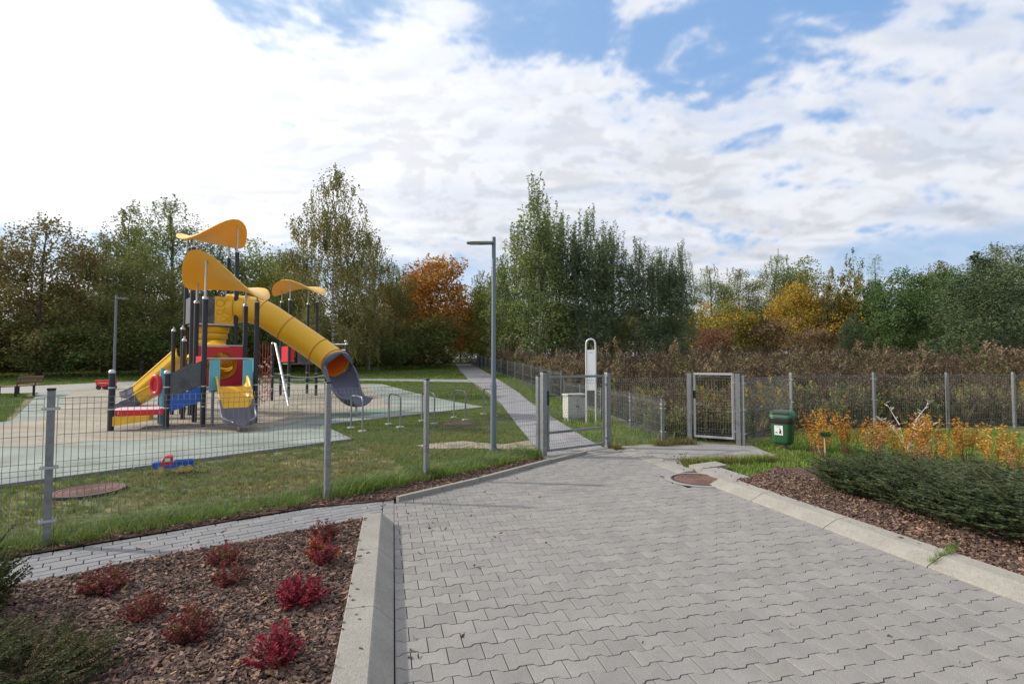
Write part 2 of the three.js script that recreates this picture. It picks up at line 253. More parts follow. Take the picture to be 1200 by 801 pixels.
// footway: rectangular pavers in courses along it
const WD = V(0.788, 0, -0.616), WN = V(-0.616, 0, -0.788), W0 = V(-3.43, 0, -3.55);   // along, across (away from the drive bed), origin on its near edge
const walk = (u, v, y = 0) => V(W0.x + WD.x * u + WN.x * v, y, W0.z + WD.z * u + WN.z * v);
{
  const f = thing('footway', 'narrow footway of small grey rectangular pavers beside the fence', 'footway'); f.userData.kind = 'structure';
  const toW = (p) => { const x = p.x - W0.x, z = p.z - W0.z; return [x * WD.x + z * WD.z, x * WN.x + z * WN.z]; };
  const a = toW(road(-0.0205 - 0.0038, 4)), b = toW(road(-0.0205 + 0.0722, 8)); const nx = b[1] - a[1], ny = -(b[0] - a[0]);   // stays on the far side of the kerb strip
  const planes = [[0, 1, 1.0], [0, -1, 0], [nx, ny, nx * a[0] + ny * a[1]]];
  const tip = clipPoly([[-3, 0], [5, 0], [5, 1], [-3, 1]], planes).map(([u, v]) => { const p = walk(u, v); return [p.x, p.z]; });
  part(f, 'joint_bed', sheet(tip, -0.013, 3), jointMat);
  const R = rng(23), variants = []; const L = 0.2, B = 0.1, rect = [[-L / 2, -B / 2], [L / 2, -B / 2], [L / 2, B / 2], [-L / 2, B / 2]];
  for (let i = 0; i < 10; i++) variants.push(stone(rect, (u, v, y) => V(u, y, -v), 0.003, 0.004, 0.03, R() * 3, R() * 3));
  const turn = Math.atan2(-WD.z, WD.x);
  const all = [];
  for (let row = 0; row < 10; row++) { const off = [0, 0.1, 0.05, 0.15, 0.02, 0.12, 0.07, 0.17, 0.03, 0.11][row]; for (let c = -12; c < 24; c++) { const u = c * L + off, v = (row + 0.5) * B, mine = rect.map(([x, y]) => [x + u, y + v]), cut = clipPoly(mine, planes); if (!cut || Math.abs(area2(cut)) < 0.0012) continue; const p = walk(u, v); all.push({ cut, p, u, v, whole: Math.abs(area2(cut) - area2(mine)) < 1e-7, d: Math.hypot(p.x, p.z) + (inView(p) ? 0 : 100) }); } }
  all.sort((x, y) => x.d - y.d);
  all.slice(0, 300).forEach((s) => { const m = walkMats[Math.floor(R() * 3)], dy = (R() - 0.5) * 0.004; if (s.whole) { const o = lpart(f, 'paver', variants[Math.floor(R() * 10)], m); o.position.set(s.p.x, dy, s.p.z); o.rotation.set((R() - 0.5) * 0.012, turn, (R() - 0.5) * 0.012, 'YXZ'); } else lpart(f, 'paver', stone(s.cut, (u, v, y) => walk(u, v, y + dy), 0.003, 0.004, 0.03, R(), R()), m); });
}
// kerbs
function extrudeRoad(profile, r0, r1, skew = 0) { const pos = [], uv = [], n = profile.length; const P = [r0, r1].map(r => profile.map(([q, y]) => road(q + skew * (r - 4.2), r, y))); let acc = 0;
  for (let i = 0; i < n; i++) { const j = (i + 1) % n, len = Math.hypot(profile[j][0] - profile[i][0], profile[j][1] - profile[i][1]); for (const [a, b] of [[0, i], [1, i], [1, j], [0, i], [1, j], [0, j]]) { const p = P[a][b]; pos.push(p.x, p.y, p.z); uv.push(a ? r1 : r0, acc + (b === j && j !== i ? (b === i ? 0 : len) : 0)); } acc += len; }
  const tri = THREE.ShapeUtils.triangulateShape(profile.map(([q, y]) => new THREE.Vector2(q, y)), []); for (const e of [0, 1]) for (const t of tri) for (const k of t) { const p = P[e][k]; pos.push(p.x, p.y, p.z); uv.push(profile[k][0], profile[k][1]); }
  const g = new THREE.BufferGeometry(); g.setAttribute('position', new THREE.Float32BufferAttribute(pos, 3)); g.setAttribute('uv', new THREE.Float32BufferAttribute(uv, 2)); g.computeVertexNormals(); return g; }
{
  const k = thing('kerb', 'pale concrete kerb with sloping face beside the red shrub bed', 'kerb', [road(0, 3).x, 0, road(0, 3).z]);
  const prof = [[-0.19, -0.1], [-0.19, 0.112], [-0.184, 0.12], [-0.026, 0.12], [-0.016, 0.114], [0.092, 0.02], [0.096, 0.01], [0.096, -0.1]];
  for (let r = 5.33; r > 0.3; r -= 1.0) part(k, 'kerb_stone', extrudeRoad(prof, r - 0.994, r, 0.019), kerbMat);
  for (let r = 5.336, i = 0; r < 6.2; r += 0.2, i++) part(k, 'strip_paver', extrudeRoad([[-0.016, -0.06], [-0.016, -0.003], [-0.012, 0.002], [0.096, 0.002], [0.1, -0.003], [0.1, -0.06]], r, r + 0.194, 0.019), paverMats[i % 5]);
}
{
  const k = thing('kerb', 'pale concrete kerb beside the dark evergreen bed, weeds in a joint', 'kerb', [road(4.3, 4).x, 0, road(4.3, 4).z]);
  const prof = [[4.132, -0.1], [4.132, 0.006], [4.137, 0.012], [4.268, 0.072], [4.285, 0.079], [4.415, 0.092], [4.425, 0.086], [4.425, -0.1]];
  let joints = [0.2, 1.21, 2.2, 3.22, 4.2, 5.22, 6.02]; for (let i = 0; i < 6; i++) part(k, 'kerb_stone', extrudeRoad(prof, joints[i] + 0.004, joints[i + 1] - 0.004), kerbMat);
  // the kerb dips and runs flush past the cover to the gate
  const low = [[4.132, -0.1], [4.132, 0.004], [4.27, 0.024], [4.425, 0.026], [4.425, -0.1]];
  for (const [a, b] of [[6.75, 7.5], [7.51, 8.2], [8.21, 8.75]]) part(k, 'flush_stone', extrudeRoad(low, a, b), kerbMat);
  part(k, 'end_stone', extrudeRoad([[4.50, -0.1], [4.50, 0.05], [4.95, 0.085], [4.95, -0.1]], 6.76, 7.05), kerbMat);
  part(k, 'apron_stone', extrudeRoad([[4.452, -0.1], [4.452, 0.05], [4.80, 0.06], [4.80, -0.1]], 5.9, 6.74), slabMat);
}
{
  // raised edging along the foot of the playground fence
  const e = thing('edging', 'thin raised concrete edging along the foot of the playground fence', 'edging', [-0.4, 0, -7]);
  const pts = [V(-1.32, 0, -6.06), V(-0.45, 0, -7.03), V(0.61, 0, -8.39), V(1.30, 0, -9.2)];
  for (let i = 0; i < 3; i++) { const a = pts[i], b = pts[i + 1], n = 1 + (a.distanceTo(b) > 1.1); for (let j = 0; j < n; j++) part(e, 'edging_stone', slab2(V().lerpVectors(a, b, j / n + 0.003), V().lerpVectors(a, b, (j + 1) / n - 0.003), 0.06, -0.1, i === 2 ? 0.045 : 0.055), kerbMat); }
}
// manhole covers
const aggMap = tex(256, (u, v, x, y) => { const s = hash2(x >> 1, y >> 1, 9), w = fbm(u * 30, v * 30, 3, 5, 30); const l = 0.35 + w * 0.5 + (s - 0.5) * 0.4; return [l * 1.05, l * 0.83, l * 0.76]; }, true, 0.35);
const aggMat = std(0.55, 0.50, 0.48, 0.95, 0, { map: aggMap, bumpMap: aggMap, bumpScale: 0.006 }), castMat = std(0.10, 0.085, 0.075, 0.8, 0.3, { map: stainMap });
function manhole(x, z, r, y, label, collar = -0.06) { const t = thing('manhole_cover', label, 'manhole cover', [x, y, z], 'round manhole covers'); lpart(t, 'frame_ring', new THREE.LatheGeometry([[r, -0.05], [r, 0.006], [r - 0.006, 0.010], [r - 0.035, 0.010], [r - 0.038, -0.01]].map(([a, b]) => new THREE.Vector2(a, b)), 48), castMat); const d = new THREE.CircleGeometry(r - 0.042, 40).rotateX(-Math.PI / 2).translate(0, 0.004, 0); lpart(t, 'cover_plate', d, aggMat); lpart(t, 'collar', new THREE.RingGeometry(r - 0.002, r + 0.085, 48).rotateX(-Math.PI / 2).translate(0, collar, 0), slabMat); const rib = []; for (let i = 0; i < 5; i++) rib.push(new THREE.TorusGeometry(0.06 + i * (r - 0.1) / 5, 0.005, 4, 36).rotateX(Math.PI / 2).translate(0, 0.004, 0)); lpart(t, 'rib', merge(rib), aggMat); return t; }
manhole(2.53, -7.14, 0.36, 0.004, 'reddish round manhole cover sunk in the paved drive by the kerb end', 0.003);
manhole(-5.31, -6.58, 0.40, 0.0, 'round manhole cover in the grass near the blue toy truck');
manhole(-1.42, -13.64, 0.43, 0.0, 'round manhole cover in the grass beside the steel hoops');

// ---------------------------------------------------------------- playground surface, paths, beds
const rubberTex = (a, s) => tex(512, (u, v, x, y) => { const c = fbm(u * 6, v * 6, 5, s, 6), f = hash2(x, y, s), st = sm(0.55, 0.7, fbm(u * 3, v * 9, 5, s + 9, 3)); const l = 0.86 + (c - 0.5) * 0.25 + (f - 0.5) * 0.20 - st * 0.10; return [a[0] * l + st * 0.02, a[1] * l, a[2] * l - st * 0.02]; }, true, 5);
const greenRubber = std(1, 1, 1, 0.95, 0, { map: rubberTex([0.60, 0.635, 0.595], 3) }), beigeRubber = std(1, 1, 1, 0.95, 0, { map: rubberTex([0.68, 0.645, 0.575], 6) }), deepRubber = std(1, 1, 1, 0.95, 0, { map: rubberTex([0.50, 0.60, 0.53], 16) });
const surfPoly = [[-12.5, -0.2], [-6.63, -6.8], [-3.33, -10.8], [-4.85, -13.27], [-1.0, -18.5], [-7.6, -30.5], [-22.5, -31.5], [-22.7, -25.0], [-13.6, -14.2], [-17, -6]];
solo('playground_surface', sheet(surfPoly, 0.0, 1.5), greenRubber, 'pale green rubber safety surface under the play structure', 'ground', null, 'structure');
{
  const wob = (pts, s) => { const o = []; for (let i = 0; i < pts.length; i++) { const a = pts[i], b = pts[(i + 1) % pts.length]; for (let k = 0; k < 6; k++) { const t = k / 6; o.push([mixf(a[0], b[0], t) + (noise2(i * 6 + k, 1, s) - 0.5) * 0.5, mixf(a[1], b[1], t) + (noise2(i * 6 + k, 7, s) - 0.5) * 0.5]); } } return o; };
  solo('beige_rubber_area', sheet(wob([[-12.8, -8.6], [-9.0, -10.0], [-6.3, -12.0], [-5.6, -14.2], [-3.8, -17.8], [-8.5, -29.5], [-21.5, -30.5], [-21.8, -25.6], [-13.2, -15.2]], 3), 0.005, 1.5), beigeRubber, 'beige middle area of the rubber safety surface', 'ground', null, 'structure');
  solo('green_rubber_area', sheet(wob([[-6.2, -14.6], [-4.8, -15.2], [-3.4, -17.7], [-5.2, -17.6]], 8), 0.009, 1.5), deepRubber, 'darker green patch of rubber surface below the tube slide', 'ground', null, 'structure');
  solo('footpath_far', sheet([[-60, -21.5], [-40, -22.3], [-22.7, -25.1], [-22.5, -31.4], [-17, -30.9], [-17, -33], [-24, -32.8], [-28, -27.5], [-60, -24]], 0.004, 3), std(0.44, 0.43, 0.41, 0.95, 0, { map: concreteMap }), 'pale path at the bench behind the playground', 'path', null, 'structure');
  const edge = []; const P = surfPoly; for (let i = 0; i < 5; i++) { const a = V(P[i][0], 0, P[i][1]), b = V(P[i + 1][0], 0, P[i + 1][1]); edge.push(slab2(a, b, 0.05, -0.1, 0.022)); }
  solo('rubber_edging', merge(edge), std(0.20, 0.20, 0.19, 0.95), 'dark edging strip round the playground surface', 'edging', null, 'structure');
}
const pathTex = tex(512, (u, v, x, y) => { const c = fbm(u * 6, v * 6, 4, 3, 6), bx = (u * 10 + (Math.floor(v * 20) % 2) * 0.5) % 1, by = (v * 20) % 1; const j = Math.min(bx * 0.2, (1 - bx) * 0.2, by * 0.1, (1 - by) * 0.1) < 0.006 ? 0.78 : 1; const l = (0.84 + (c - 0.5) * 0.2 + (hash2(x, y, 5) - 0.5) * 0.1) * j; return [l, l * 0.99, l * 0.985]; }, true, 2);
const pathMat = std(0.37, 0.365, 0.375, 0.93, 0, { map: pathTex });
solo('garden_path', sheet([[0.42, -8.95], [0.45, -9.84], [0.13, -13.27], [-0.38, -19.6], [-1.1, -25.0], [-2.4, -31.8], [-9, -33.2], [-16.5, -33.4], [-16.5, -34.8], [-9, -34.8], [-2.9, -34.2], [-6.4, -58.0], [-12, -59], [-12, -60.6], [-4.6, -59.8], [-0.6, -32], [0.35, -25], [0.92, -18.2], [1.55, -11.0], [1.72, -9.8]], 0.004, 2), pathMat, 'long grey paved path leading from the gate to the trees', 'path', null, 'structure');
const padPoly = [[road(4.46, 8.76).x, road(4.46, 8.76).z], [1.95, -9.95], [3.6, -10.5], [4.35, -10.2], [4.62, -10.1], [4.52, -8.78], [2.75, -8.62], [road(4.46, 7.1).x, road(4.46, 7.1).z]];
solo('wicket_landing', sheet(padPoly, -0.004, 2), std(0.37, 0.36, 0.355, 0.93, 0, { map: concreteMap, bumpMap: concreteBump, bumpScale: 0.003 }), 'grey paved landing in front of the small wicket gate', 'pavement', null, 'structure');
{ const th = [[1.30, -9.15], [0.55, -8.5], [0.42, -8.98], [1.72, -9.82], [road(4.13, 8.9).x, road(4.13, 8.9).z]]; solo('gate_threshold', sheet(th, 0.002, 2), slabMat, 'concrete threshold strip under the gate', 'pavement', null, 'structure'); }
solo('trodden_soil', sheet([[-1.9, -10.2], [-1.0, -10.75], [-0.2, -10.3], [0.42, -10.9], [0.44, -9.6], [-0.1, -9.7], [-0.7, -9.85], [-1.5, -9.75]], -0.014, 0.5), std(0.40, 0.34, 0.27, 1, 0, { map: stainMap }), 'bare sandy patch of trodden soil by the path', 'soil', null, 'structure');

const barkTex = tex(512, (u, v, x, y) => { const c = fbm(u * 24, v * 24, 4, 8, 24), f = hash2(x, y, 6); const l = 0.14 + c * 0.26 + (f - 0.5) * 0.08; return [l * 1.15, l * 0.82, l * 0.66]; }, true, 1.1);
const barkMat = std(1, 1, 1, 1, 0, { map: barkTex, bumpMap: barkTex, bumpScale: 0.03 });
const bedL = [[road(-0.14, 5.3).x, road(-0.14, 5.3).z], [-1.60, -4.99], [-3.43, -3.56], [-5.0, -2.33], [-5.0, 0.6], [road(-0.2, 0.2).x, road(-0.2, 0.2).z]];
const hump = (x, z) => 0.05 + 0.05 * fbm(x * 2.2 + 9, z * 2.2, 3, 4);
solo('bark_bed', sheet(bedL, 0.0, 0.35, hump), barkMat, 'bark mulch bed holding the red shrubs', 'soil', null, 'structure');
const bedR = [road(4.42, 0.2), road(4.42, 5.95), road(4.9, 6.1), road(5.6, 6.5), road(7.2, 6.3), road(10, 4.5), road(10, 0.2)].map(p => [p.x, p.z]);
solo('bark_bed', sheet(bedR, 0.0, 0.35, (x, z) => 0.04 + 0.04 * fbm(x * 2 + 1, z * 2, 3, 14)), barkMat, 'bark mulch bed under the dark evergreen shrubs', 'soil', null, 'structure');
const WE = (u, v) => { const p = walk(u, v); return [p.x, p.z]; };
const strip = [WE(-3, 1.005), WE(2.3, 1.005), [-1.42, -6.06], [-0.47, -7.10], [0.58, -8.45], [0.45, -8.95], [-0.25, -8.35], [-1.2, -7.35], [-2.15, -6.28], WE(-0.6, 1.26), WE(-3, 1.26)];
solo('bark_strip', sheet(strip, 0.0, 0.3, () => 0.012), barkMat, 'thin strip of bark along the fence foot', 'soil', null, 'structure');
{
  const R = rng(5), chipG = () => { const g = new THREE.BoxGeometry(1, 0.22, 0.34, 2, 1, 1), p = g.attributes.position; for (let i = 0; i < p.count; i++) { const s = hash2(Math.round(p.getX(i) * 10), Math.round(p.getZ(i) * 10) + Math.round(p.getY(i) * 50), 3); p.setXYZ(i, p.getX(i) * (0.75 + s * 0.4), p.getY(i) + (p.getX(i) ** 2) * 0.25, p.getZ(i) * (0.5 + s * 0.9)); } return clean(g); };
  const chipMat = std(1, 1, 1, 0.95), tone = () => { const k = R(), l = 0.03 + 0.14 * R() ** 2; return k < 0.03 ? [0.32 + R() * 0.1, 0.20 + R() * 0.05, 0.115] : k < 0.3 ? [l * 1.6, l * 1.08, l * 0.86] : [l * 1.65, l * 0.97, l * 0.68]; };
  const lay = (poly, n, top, ok, s0 = 0.014, s1 = 0.05) => scatter(poly, n, R, ok).map(([x, z]) => { const s = s0 + (s1 - s0) * R() ** 1.6; return [x, top(x, z) + 0.004 + R() * 0.012, z, R() * 6.28, s, s * (0.5 + R() * 0.7), s * (0.6 + R() * 0.7), tone(), (R() - 0.5) * 0.9, (R() - 0.5) * 0.9]; });
  const near = (x, z) => z < -1.6 && Math.abs(x / z) < 1.12;
  instances('bark_chips', chipG(), chipMat, lay(bedL, 34000, hump, near), 'brown bark chips over the bed of red shrubs', 'mulch');
  instances('bark_chips', chipG(), chipMat, lay(bedR, 10000, (x, z) => 0.04 + 0.04 * fbm(x * 2 + 1, z * 2, 3, 14), (x, z) => { const r = -x * SN - z * CS, q = x * CS - z * SN; return q < 5.6 && near(x, z); }), 'reddish bark chips along the kerb under dark evergreens', 'mulch');
  const spill = []; for (let i = 0; i < 70; i++) { const left = i < 30, r = left ? 2 + R() * 3.2 : 2 + R() * 3.8, q = left ? 0.019 * (r - 4.2) - 0.19 + 0.12 * R() ** 2.5 : 4.42 - 0.12 * R() ** 2.5, p = road(q, r), s = 0.012 + R() * 0.022; spill.push([p.x, left ? 0.124 : 0.094, p.z, R() * 6.28, s, s * 0.6, s, tone(), 0, 0]); } instances('bark_chips', chipG(), chipMat, spill, 'stray bark chips lying on the kerb tops', 'mulch');
  instances('bark_chips', chipG(), chipMat, lay(strip, 4200, () => 0.012), 'dark bark chips along the fence foot', 'mulch');
}
// ---------------------------------------------------------------- fences and gates
const panelCache = {};
function wirePanel(L, H, step = 0.05) {      // welded mesh panel with folds, along +x from 0 to L, y 0..H
  const key = [L.toFixed(2), H, step].join(); if (panelCache[key]) return panelCache[key];
  const r = 0.0023, gs = [], folds = H > 1.1 ? [H - 0.06, H / 2, 0.1] : [H - 0.06, 0.12], ys = [0, H];
  const fold = (y) => { for (const f of folds) { const d = Math.abs(y - f); if (d < 0.05) return 0.028 * (1 - d / 0.05); } return 0; };
  const seg = (a, b) => { const g = new THREE.CylinderGeometry(r, r, a.distanceTo(b), 4, 1, true); g.applyQuaternion(new THREE.Quaternion().setFromUnitVectors(V(0, 1, 0), V().subVectors(b, a).normalize())); g.translate((a.x + b.x) / 2, (a.y + b.y) / 2, (a.z + b.z) / 2); return g; };
  const stops = [0]; for (const f of folds.slice().sort((a, b) => a - b)) stops.push(f - 0.05, f, f + 0.05); stops.push(H);
  const st = stops.filter((y, i) => y >= 0 && y <= H && (i === 0 || y > stops[i - 1] + 1e-4));
  const n = Math.round(L / step); for (let i = 0; i <= n; i++) { const x = i * L / n; for (let k = 0; k < st.length - 1; k++) gs.push(seg(V(x, st[k], fold(st[k])), V(x, st[k + 1], fold(st[k + 1])))); }
  const hs = new Set(); for (const f of folds) for (const d of [-0.05, 0, 0.05]) hs.add((f + d).toFixed(3)); for (let y = 0.3; y < H - 0.2; y += 0.2) if (folds.every(f => Math.abs(f - y) > 0.09)) hs.add(y.toFixed(3));
  for (const s of hs) { const y = +s; gs.push(seg(V(0, y, fold(y) + 0.004), V(L, y, fold(y) + 0.004))); }
  return panelCache[key] = merge(gs);
}
function fencePost(t, p, h, w = 0.055, mat = galv, cap = true) {
  const y0 = gy(p.x, p.z) - 0.05; const o = part(t, 'post', box(w, h + 0.05, w, p.x, y0 + (h + 0.05) / 2, p.z), mat); if (t.userData.turn) { /* posts stay square to the axes of their run */ }
  if (cap) { const b = wpos(o); lpart(o, 'cap', new THREE.BoxGeometry(w + 0.008, 0.022, w + 0.008).translate(p.x - b.x, y0 + h + 0.061 - b.y, p.z - b.z), capMat); }
  return o;
}
// fence(): posts at the points given; a panel between each two; clamps that hold the panels
function fence(label, pts, H, PH, group, o = {}) {
  const c = pts[Math.floor(pts.length / 2)], t = thing('mesh_fence', label, 'fence', [c.x, gy(c.x, c.z), c.z], group), lift = o.lift ?? 0.06;
  pts.forEach((p, i) => {
    const a = pts[Math.max(0, i - 1)], b = pts[Math.min(pts.length - 1, i + 1)], turn = Math.atan2(-(b.z - a.z), b.x - a.x), y0 = gy(p.x, p.z);
    if (!(o.skipEnds && (i === 0 || i === pts.length - 1))) {
      const m = lpart(t, 'post', postGeo(H, o.w ?? 0.055), galv); m.position.set(p.x - c.x, y0 - gy(c.x, c.z), p.z - c.z); m.rotation.y = turn;
      const cp = lpart(m, 'cap', capGeo(o.w ?? 0.055), capMat); cp.position.y = H + 0.011;
      if (o.clamps !== false && i < 3) for (const y of [0.16, 0.62, PH - 0.1]) { const cl = lpart(m, 'clamp', clampGeo(), steelMat); cl.position.set(0, y + lift, 0); }
    }
    if (i < pts.length - 1) {
      const q = pts[i + 1], d = V().subVectors(q, p); d.y = 0; const len = d.length(), gap = 0.045, L = len - 2 * gap, dy = gy(q.x, q.z) - y0;
      const m = lpart(t, 'mesh_panel', wirePanel(L, PH, o.step ?? 0.05), wireMat); m.position.set(p.x - c.x + d.x / len * gap, y0 - gy(c.x, c.z) + lift, p.z - c.z + d.z / len * gap); m.rotation.set(0, Math.atan2(-d.z, d.x), Math.atan2(dy, len), 'YXZ');
    }
  });
  return t;
}
const geoCache = {};
const cached = (k, f) => geoCache[k] ??= f();
const rbox = (w, h, d, b = 0.005) => { const s = new THREE.Shape(); const x = w / 2 - b, z = d / 2 - b; s.moveTo(-x, -z); s.lineTo(x, -z); s.lineTo(x, z); s.lineTo(-x, z); s.closePath(); return new THREE.ExtrudeGeometry(s, { depth: h - 2 * b, bevelEnabled: true, bevelSize: b, bevelThickness: b, bevelSegments: 2 }).rotateX(-Math.PI / 2).translate(0, b, 0); };
const postGeo = (H, w) => cached('p' + H + w, () => clean(rbox(w, H + 0.1, w, 0.006).translate(0, -0.1, 0)));
const capGeo = (w) => cached('c' + w, () => clean(rbox(w + 0.007, 0.022, w + 0.007, 0.004).translate(0, -0.011, 0)));
const clampGeo = () => cached('clamp', () => merge([box(0.125, 0.022, 0.005, 0, 0, 0.031), box(0.125, 0.022, 0.005, 0, 0, -0.031), new THREE.CylinderGeometry(0.008, 0.008, 0.02, 6).rotateX(Math.PI / 2).translate(0.048, 0, 0.038), new THREE.CylinderGeometry(0.008, 0.008, 0.02, 6).rotateX(Math.PI / 2).translate(-0.048, 0, 0.038)]));
const FG = 'welded mesh fences';
fence('grey welded mesh fence between the lawn of the playground and the footway', [V(-8.0, 0, -1.36), V(-6.02, 0, -2.98), V(-4.05, 0, -4.59), V(-2.16, 0, -6.13), V(-1.17, 0, -7.14), V(0.44, 0, -8.86)], 1.35, 1.23, FG);
fence('long grey mesh fence in front of the brown weed meadow, beyond the green bin', [V(4.46, 0, -10.08), V(6.45, 0, -12.05), V(8.85, 0, -12.75), V(10.55, 0, -12.65), V(12.45, 0, -12.95), V(14.9, 0, -13.4), V(17.3, 0, -13.9)], 1.35, 1.23, FG);
fence('short mesh fence panel between the open-view gate and the wicket gate', [V(1.86, 0, -9.87), V(3.56, 0, -10.56)], 1.35, 1.23, FG, { clamps: false, skipEnds: true });
fence('low mesh fence running back beside the cabinet and the path', [V(3.0, 0, -10.42), V(2.83, 0, -12.43), V(2.55, 0, -14.9), V(2.28, 0, -17.4), V(2.0, 0, -19.9)], 0.87, 0.8, FG);
fence('distant mesh fence lining the path up to the orange tree', [[1.95, -20.6], [1.7, -23.1], [1.4, -25.6], [1.05, -28.1], [0.65, -30.6], [0.2, -33.1], [-0.3, -35.6], [-0.8, -38.1], [-1.3, -40.6], [-1.8, -43.1], [-2.3, -45.6], [-2.8, -48.1], [-3.3, -50.6], [-3.8, -53.1], [-4.2, -55.6], [-4.6, -58.4], [-7.1, -60.9], [-9.6, -61.4], [-12.1, -61.6]].map(([x, z]) => V(x, 0, z)), 1.25, 1.13, FG, { step: 0.1, clamps: false });
{ const pts = []; for (let i = 0; i < 22; i++) pts.push(V(-58 + i * 2.5, 0, -36.5 - i * 0.98)); fence('mesh fence at the far edge of the lawn behind the bench', pts, 1.25, 1.13, FG, { step: 0.1, clamps: false }); }

function frameLeaf(t, a, b, y0, y1, w, midY, mat = galv) {      // a gate leaf: four tubes, mesh, an optional cross rail
  const f = part(t, 'leaf_frame', merge([slab2(a, b, w, y1 - w, y1), slab2(a, b, w, y0, y0 + w), box(w, y1 - y0, w, 0, 0, 0).translate(a.x, (y0 + y1) / 2, a.z), box(w, y1 - y0, w, 0, 0, 0).translate(b.x, (y0 + y1) / 2, b.z)]), mat);
  if (midY) part(t, 'cross_rail', slab2(V().lerpVectors(a, b, 0.02), V().lerpVectors(a, b, 0.98), w * 0.9, midY, midY + w), galv);
  const d = V().subVectors(b, a), L = d.length(), m = lpart(t, 'mesh_panel', wirePanel(L - 0.06, y1 - y0 - 0.06), wireMat), p = wpos(t); m.position.set(a.x + d.x / L * 0.03 - p.x, y0 + 0.03 - p.y, a.z + d.z / L * 0.03 - p.z); m.rotation.y = Math.atan2(-d.z, d.x); return f;
}
function gatePost(t, p, h, turn) { const m = lpart(t, 'post', postGeo(h, 0.085), galv), b = wpos(t); m.position.set(p.x - b.x, -b.y, p.z - b.z); m.rotation.y = turn; const c = lpart(m, 'cap', capGeo(0.085), capMat); c.position.y = h + 0.011; return m; }
{
  const a = V(0.54, 0, -8.96), b = V(1.80, 0, -9.84), turn = Math.atan2(-(b.z - a.z), b.x - a.x), at = (f) => V().lerpVectors(a, b, f);
  const t = thing('path_gate', 'closed galvanised gate with a low cross rail and mesh across the long path', 'gate', [a.x, 0, a.z]);
  gatePost(t, a, 1.42, turn); gatePost(t, b, 1.40, turn);
  frameLeaf(t, at(0.065), at(0.935), 0.06, 1.36, 0.04, 0.36);
  part(t, 'lock_box', box(0.05, 0.24, 0.055, at(0.06).x, 0.98, at(0.06).z), capMat); part(t, 'handle', merge([bar(at(0.06).add(V(0.03, 1.02, 0.05)), at(0.14).add(V(0.03, 1.02, 0.06)), 0.009), bar(at(0.06).add(V(0.0, 1.02, 0)), at(0.06).add(V(0.03, 1.02, 0.05)), 0.008)]), capMat);
  for (const y of [0.2, 1.2]) part(t, 'hinge', box(0.10, 0.03, 0.03, at(0.965).x, y, at(0.965).z), steelMat);
}
{
  const a = V(3.60, 0, -10.58), b = V(4.38, 0, -10.12), turn = Math.atan2(-(b.z - a.z), b.x - a.x), at = (f) => V().lerpVectors(a, b, f);
  const t = thing('wicket_gate', 'narrow galvanised wicket gate with a pale frame beside the green bin', 'gate', [a.x, 0, a.z]);
  gatePost(t, a, 1.38, turn); gatePost(t, b, 1.38, turn);
  frameLeaf(t, at(0.10), at(0.90), 0.10, 1.385, 0.04, 0, steelMat);
  part(t, 'handle', merge([box(0.04, 0.16, 0.05, at(0.10).x, 0.95, at(0.10).z), bar(at(0.1).add(V(0, 0.98, 0.05)), at(0.22).add(V(0, 0.98, 0.05)), 0.008)]), capMat);
  for (const y of [0.25, 1.2]) part(t, 'hinge', box(0.07, 0.03, 0.03, at(0.95).x, y, at(0.95).z), steelMat);
}

// ---------------------------------------------------------------- street furniture
function lampPost(x, z, h, label, dir, arm) {
  const y0 = gy(x, z), t = thing('street_lamp', label, 'street lamp', [x, y0, z], 'slim path lamps');
  lpart(t, 'pole', new THREE.LatheGeometry([[0.08, -0.1], [0.08, 0.02], [0.058, 0.03], [0.056, h * 0.3], [0.043, h * 0.31], [0.037, h], [0.0, h + 0.005]].map(([a, b]) => new THREE.Vector2(a, b)), 18), lampMat);
  const s = new THREE.Shape(); s.moveTo(0.0, -0.012); s.lineTo(arm * 0.5, -0.018); s.quadraticCurveTo(arm, -0.014, arm, -0.003); s.quadraticCurveTo(arm * 0.96, 0.006, arm * 0.8, 0.012); s.lineTo(0, 0.014); s.closePath();
  const head = lpart(t, 'lamp_head', new THREE.ExtrudeGeometry(s, { depth: 0.14, bevelEnabled: true, bevelSize: 0.006, bevelThickness: 0.006, bevelSegments: 2 }).translate(0, 0, -0.07), galv); head.position.set(0, h - 0.11, 0); head.rotation.y = dir; 
  const gl = lpart(head, 'lens', box(arm * 0.35, 0.006, 0.10, arm * 0.72, -0.026, 0), std(0.5, 0.5, 0.48, 0.3)); return t;
}
lampPost(-0.34, -9.64, 3.93, 'slim blue grey lamp post with a flat lamp head, in the grass by the path', Math.PI, 0.5);
lampPost(-14.2, -18.6, 4.0, 'thin lamp post standing behind the short post of the play structure', 0.4, 0.35);
lampPost(-11.2, -50.5, 5.2, 'far dark lamp post in front of the orange tree', 0.3, 0.6);
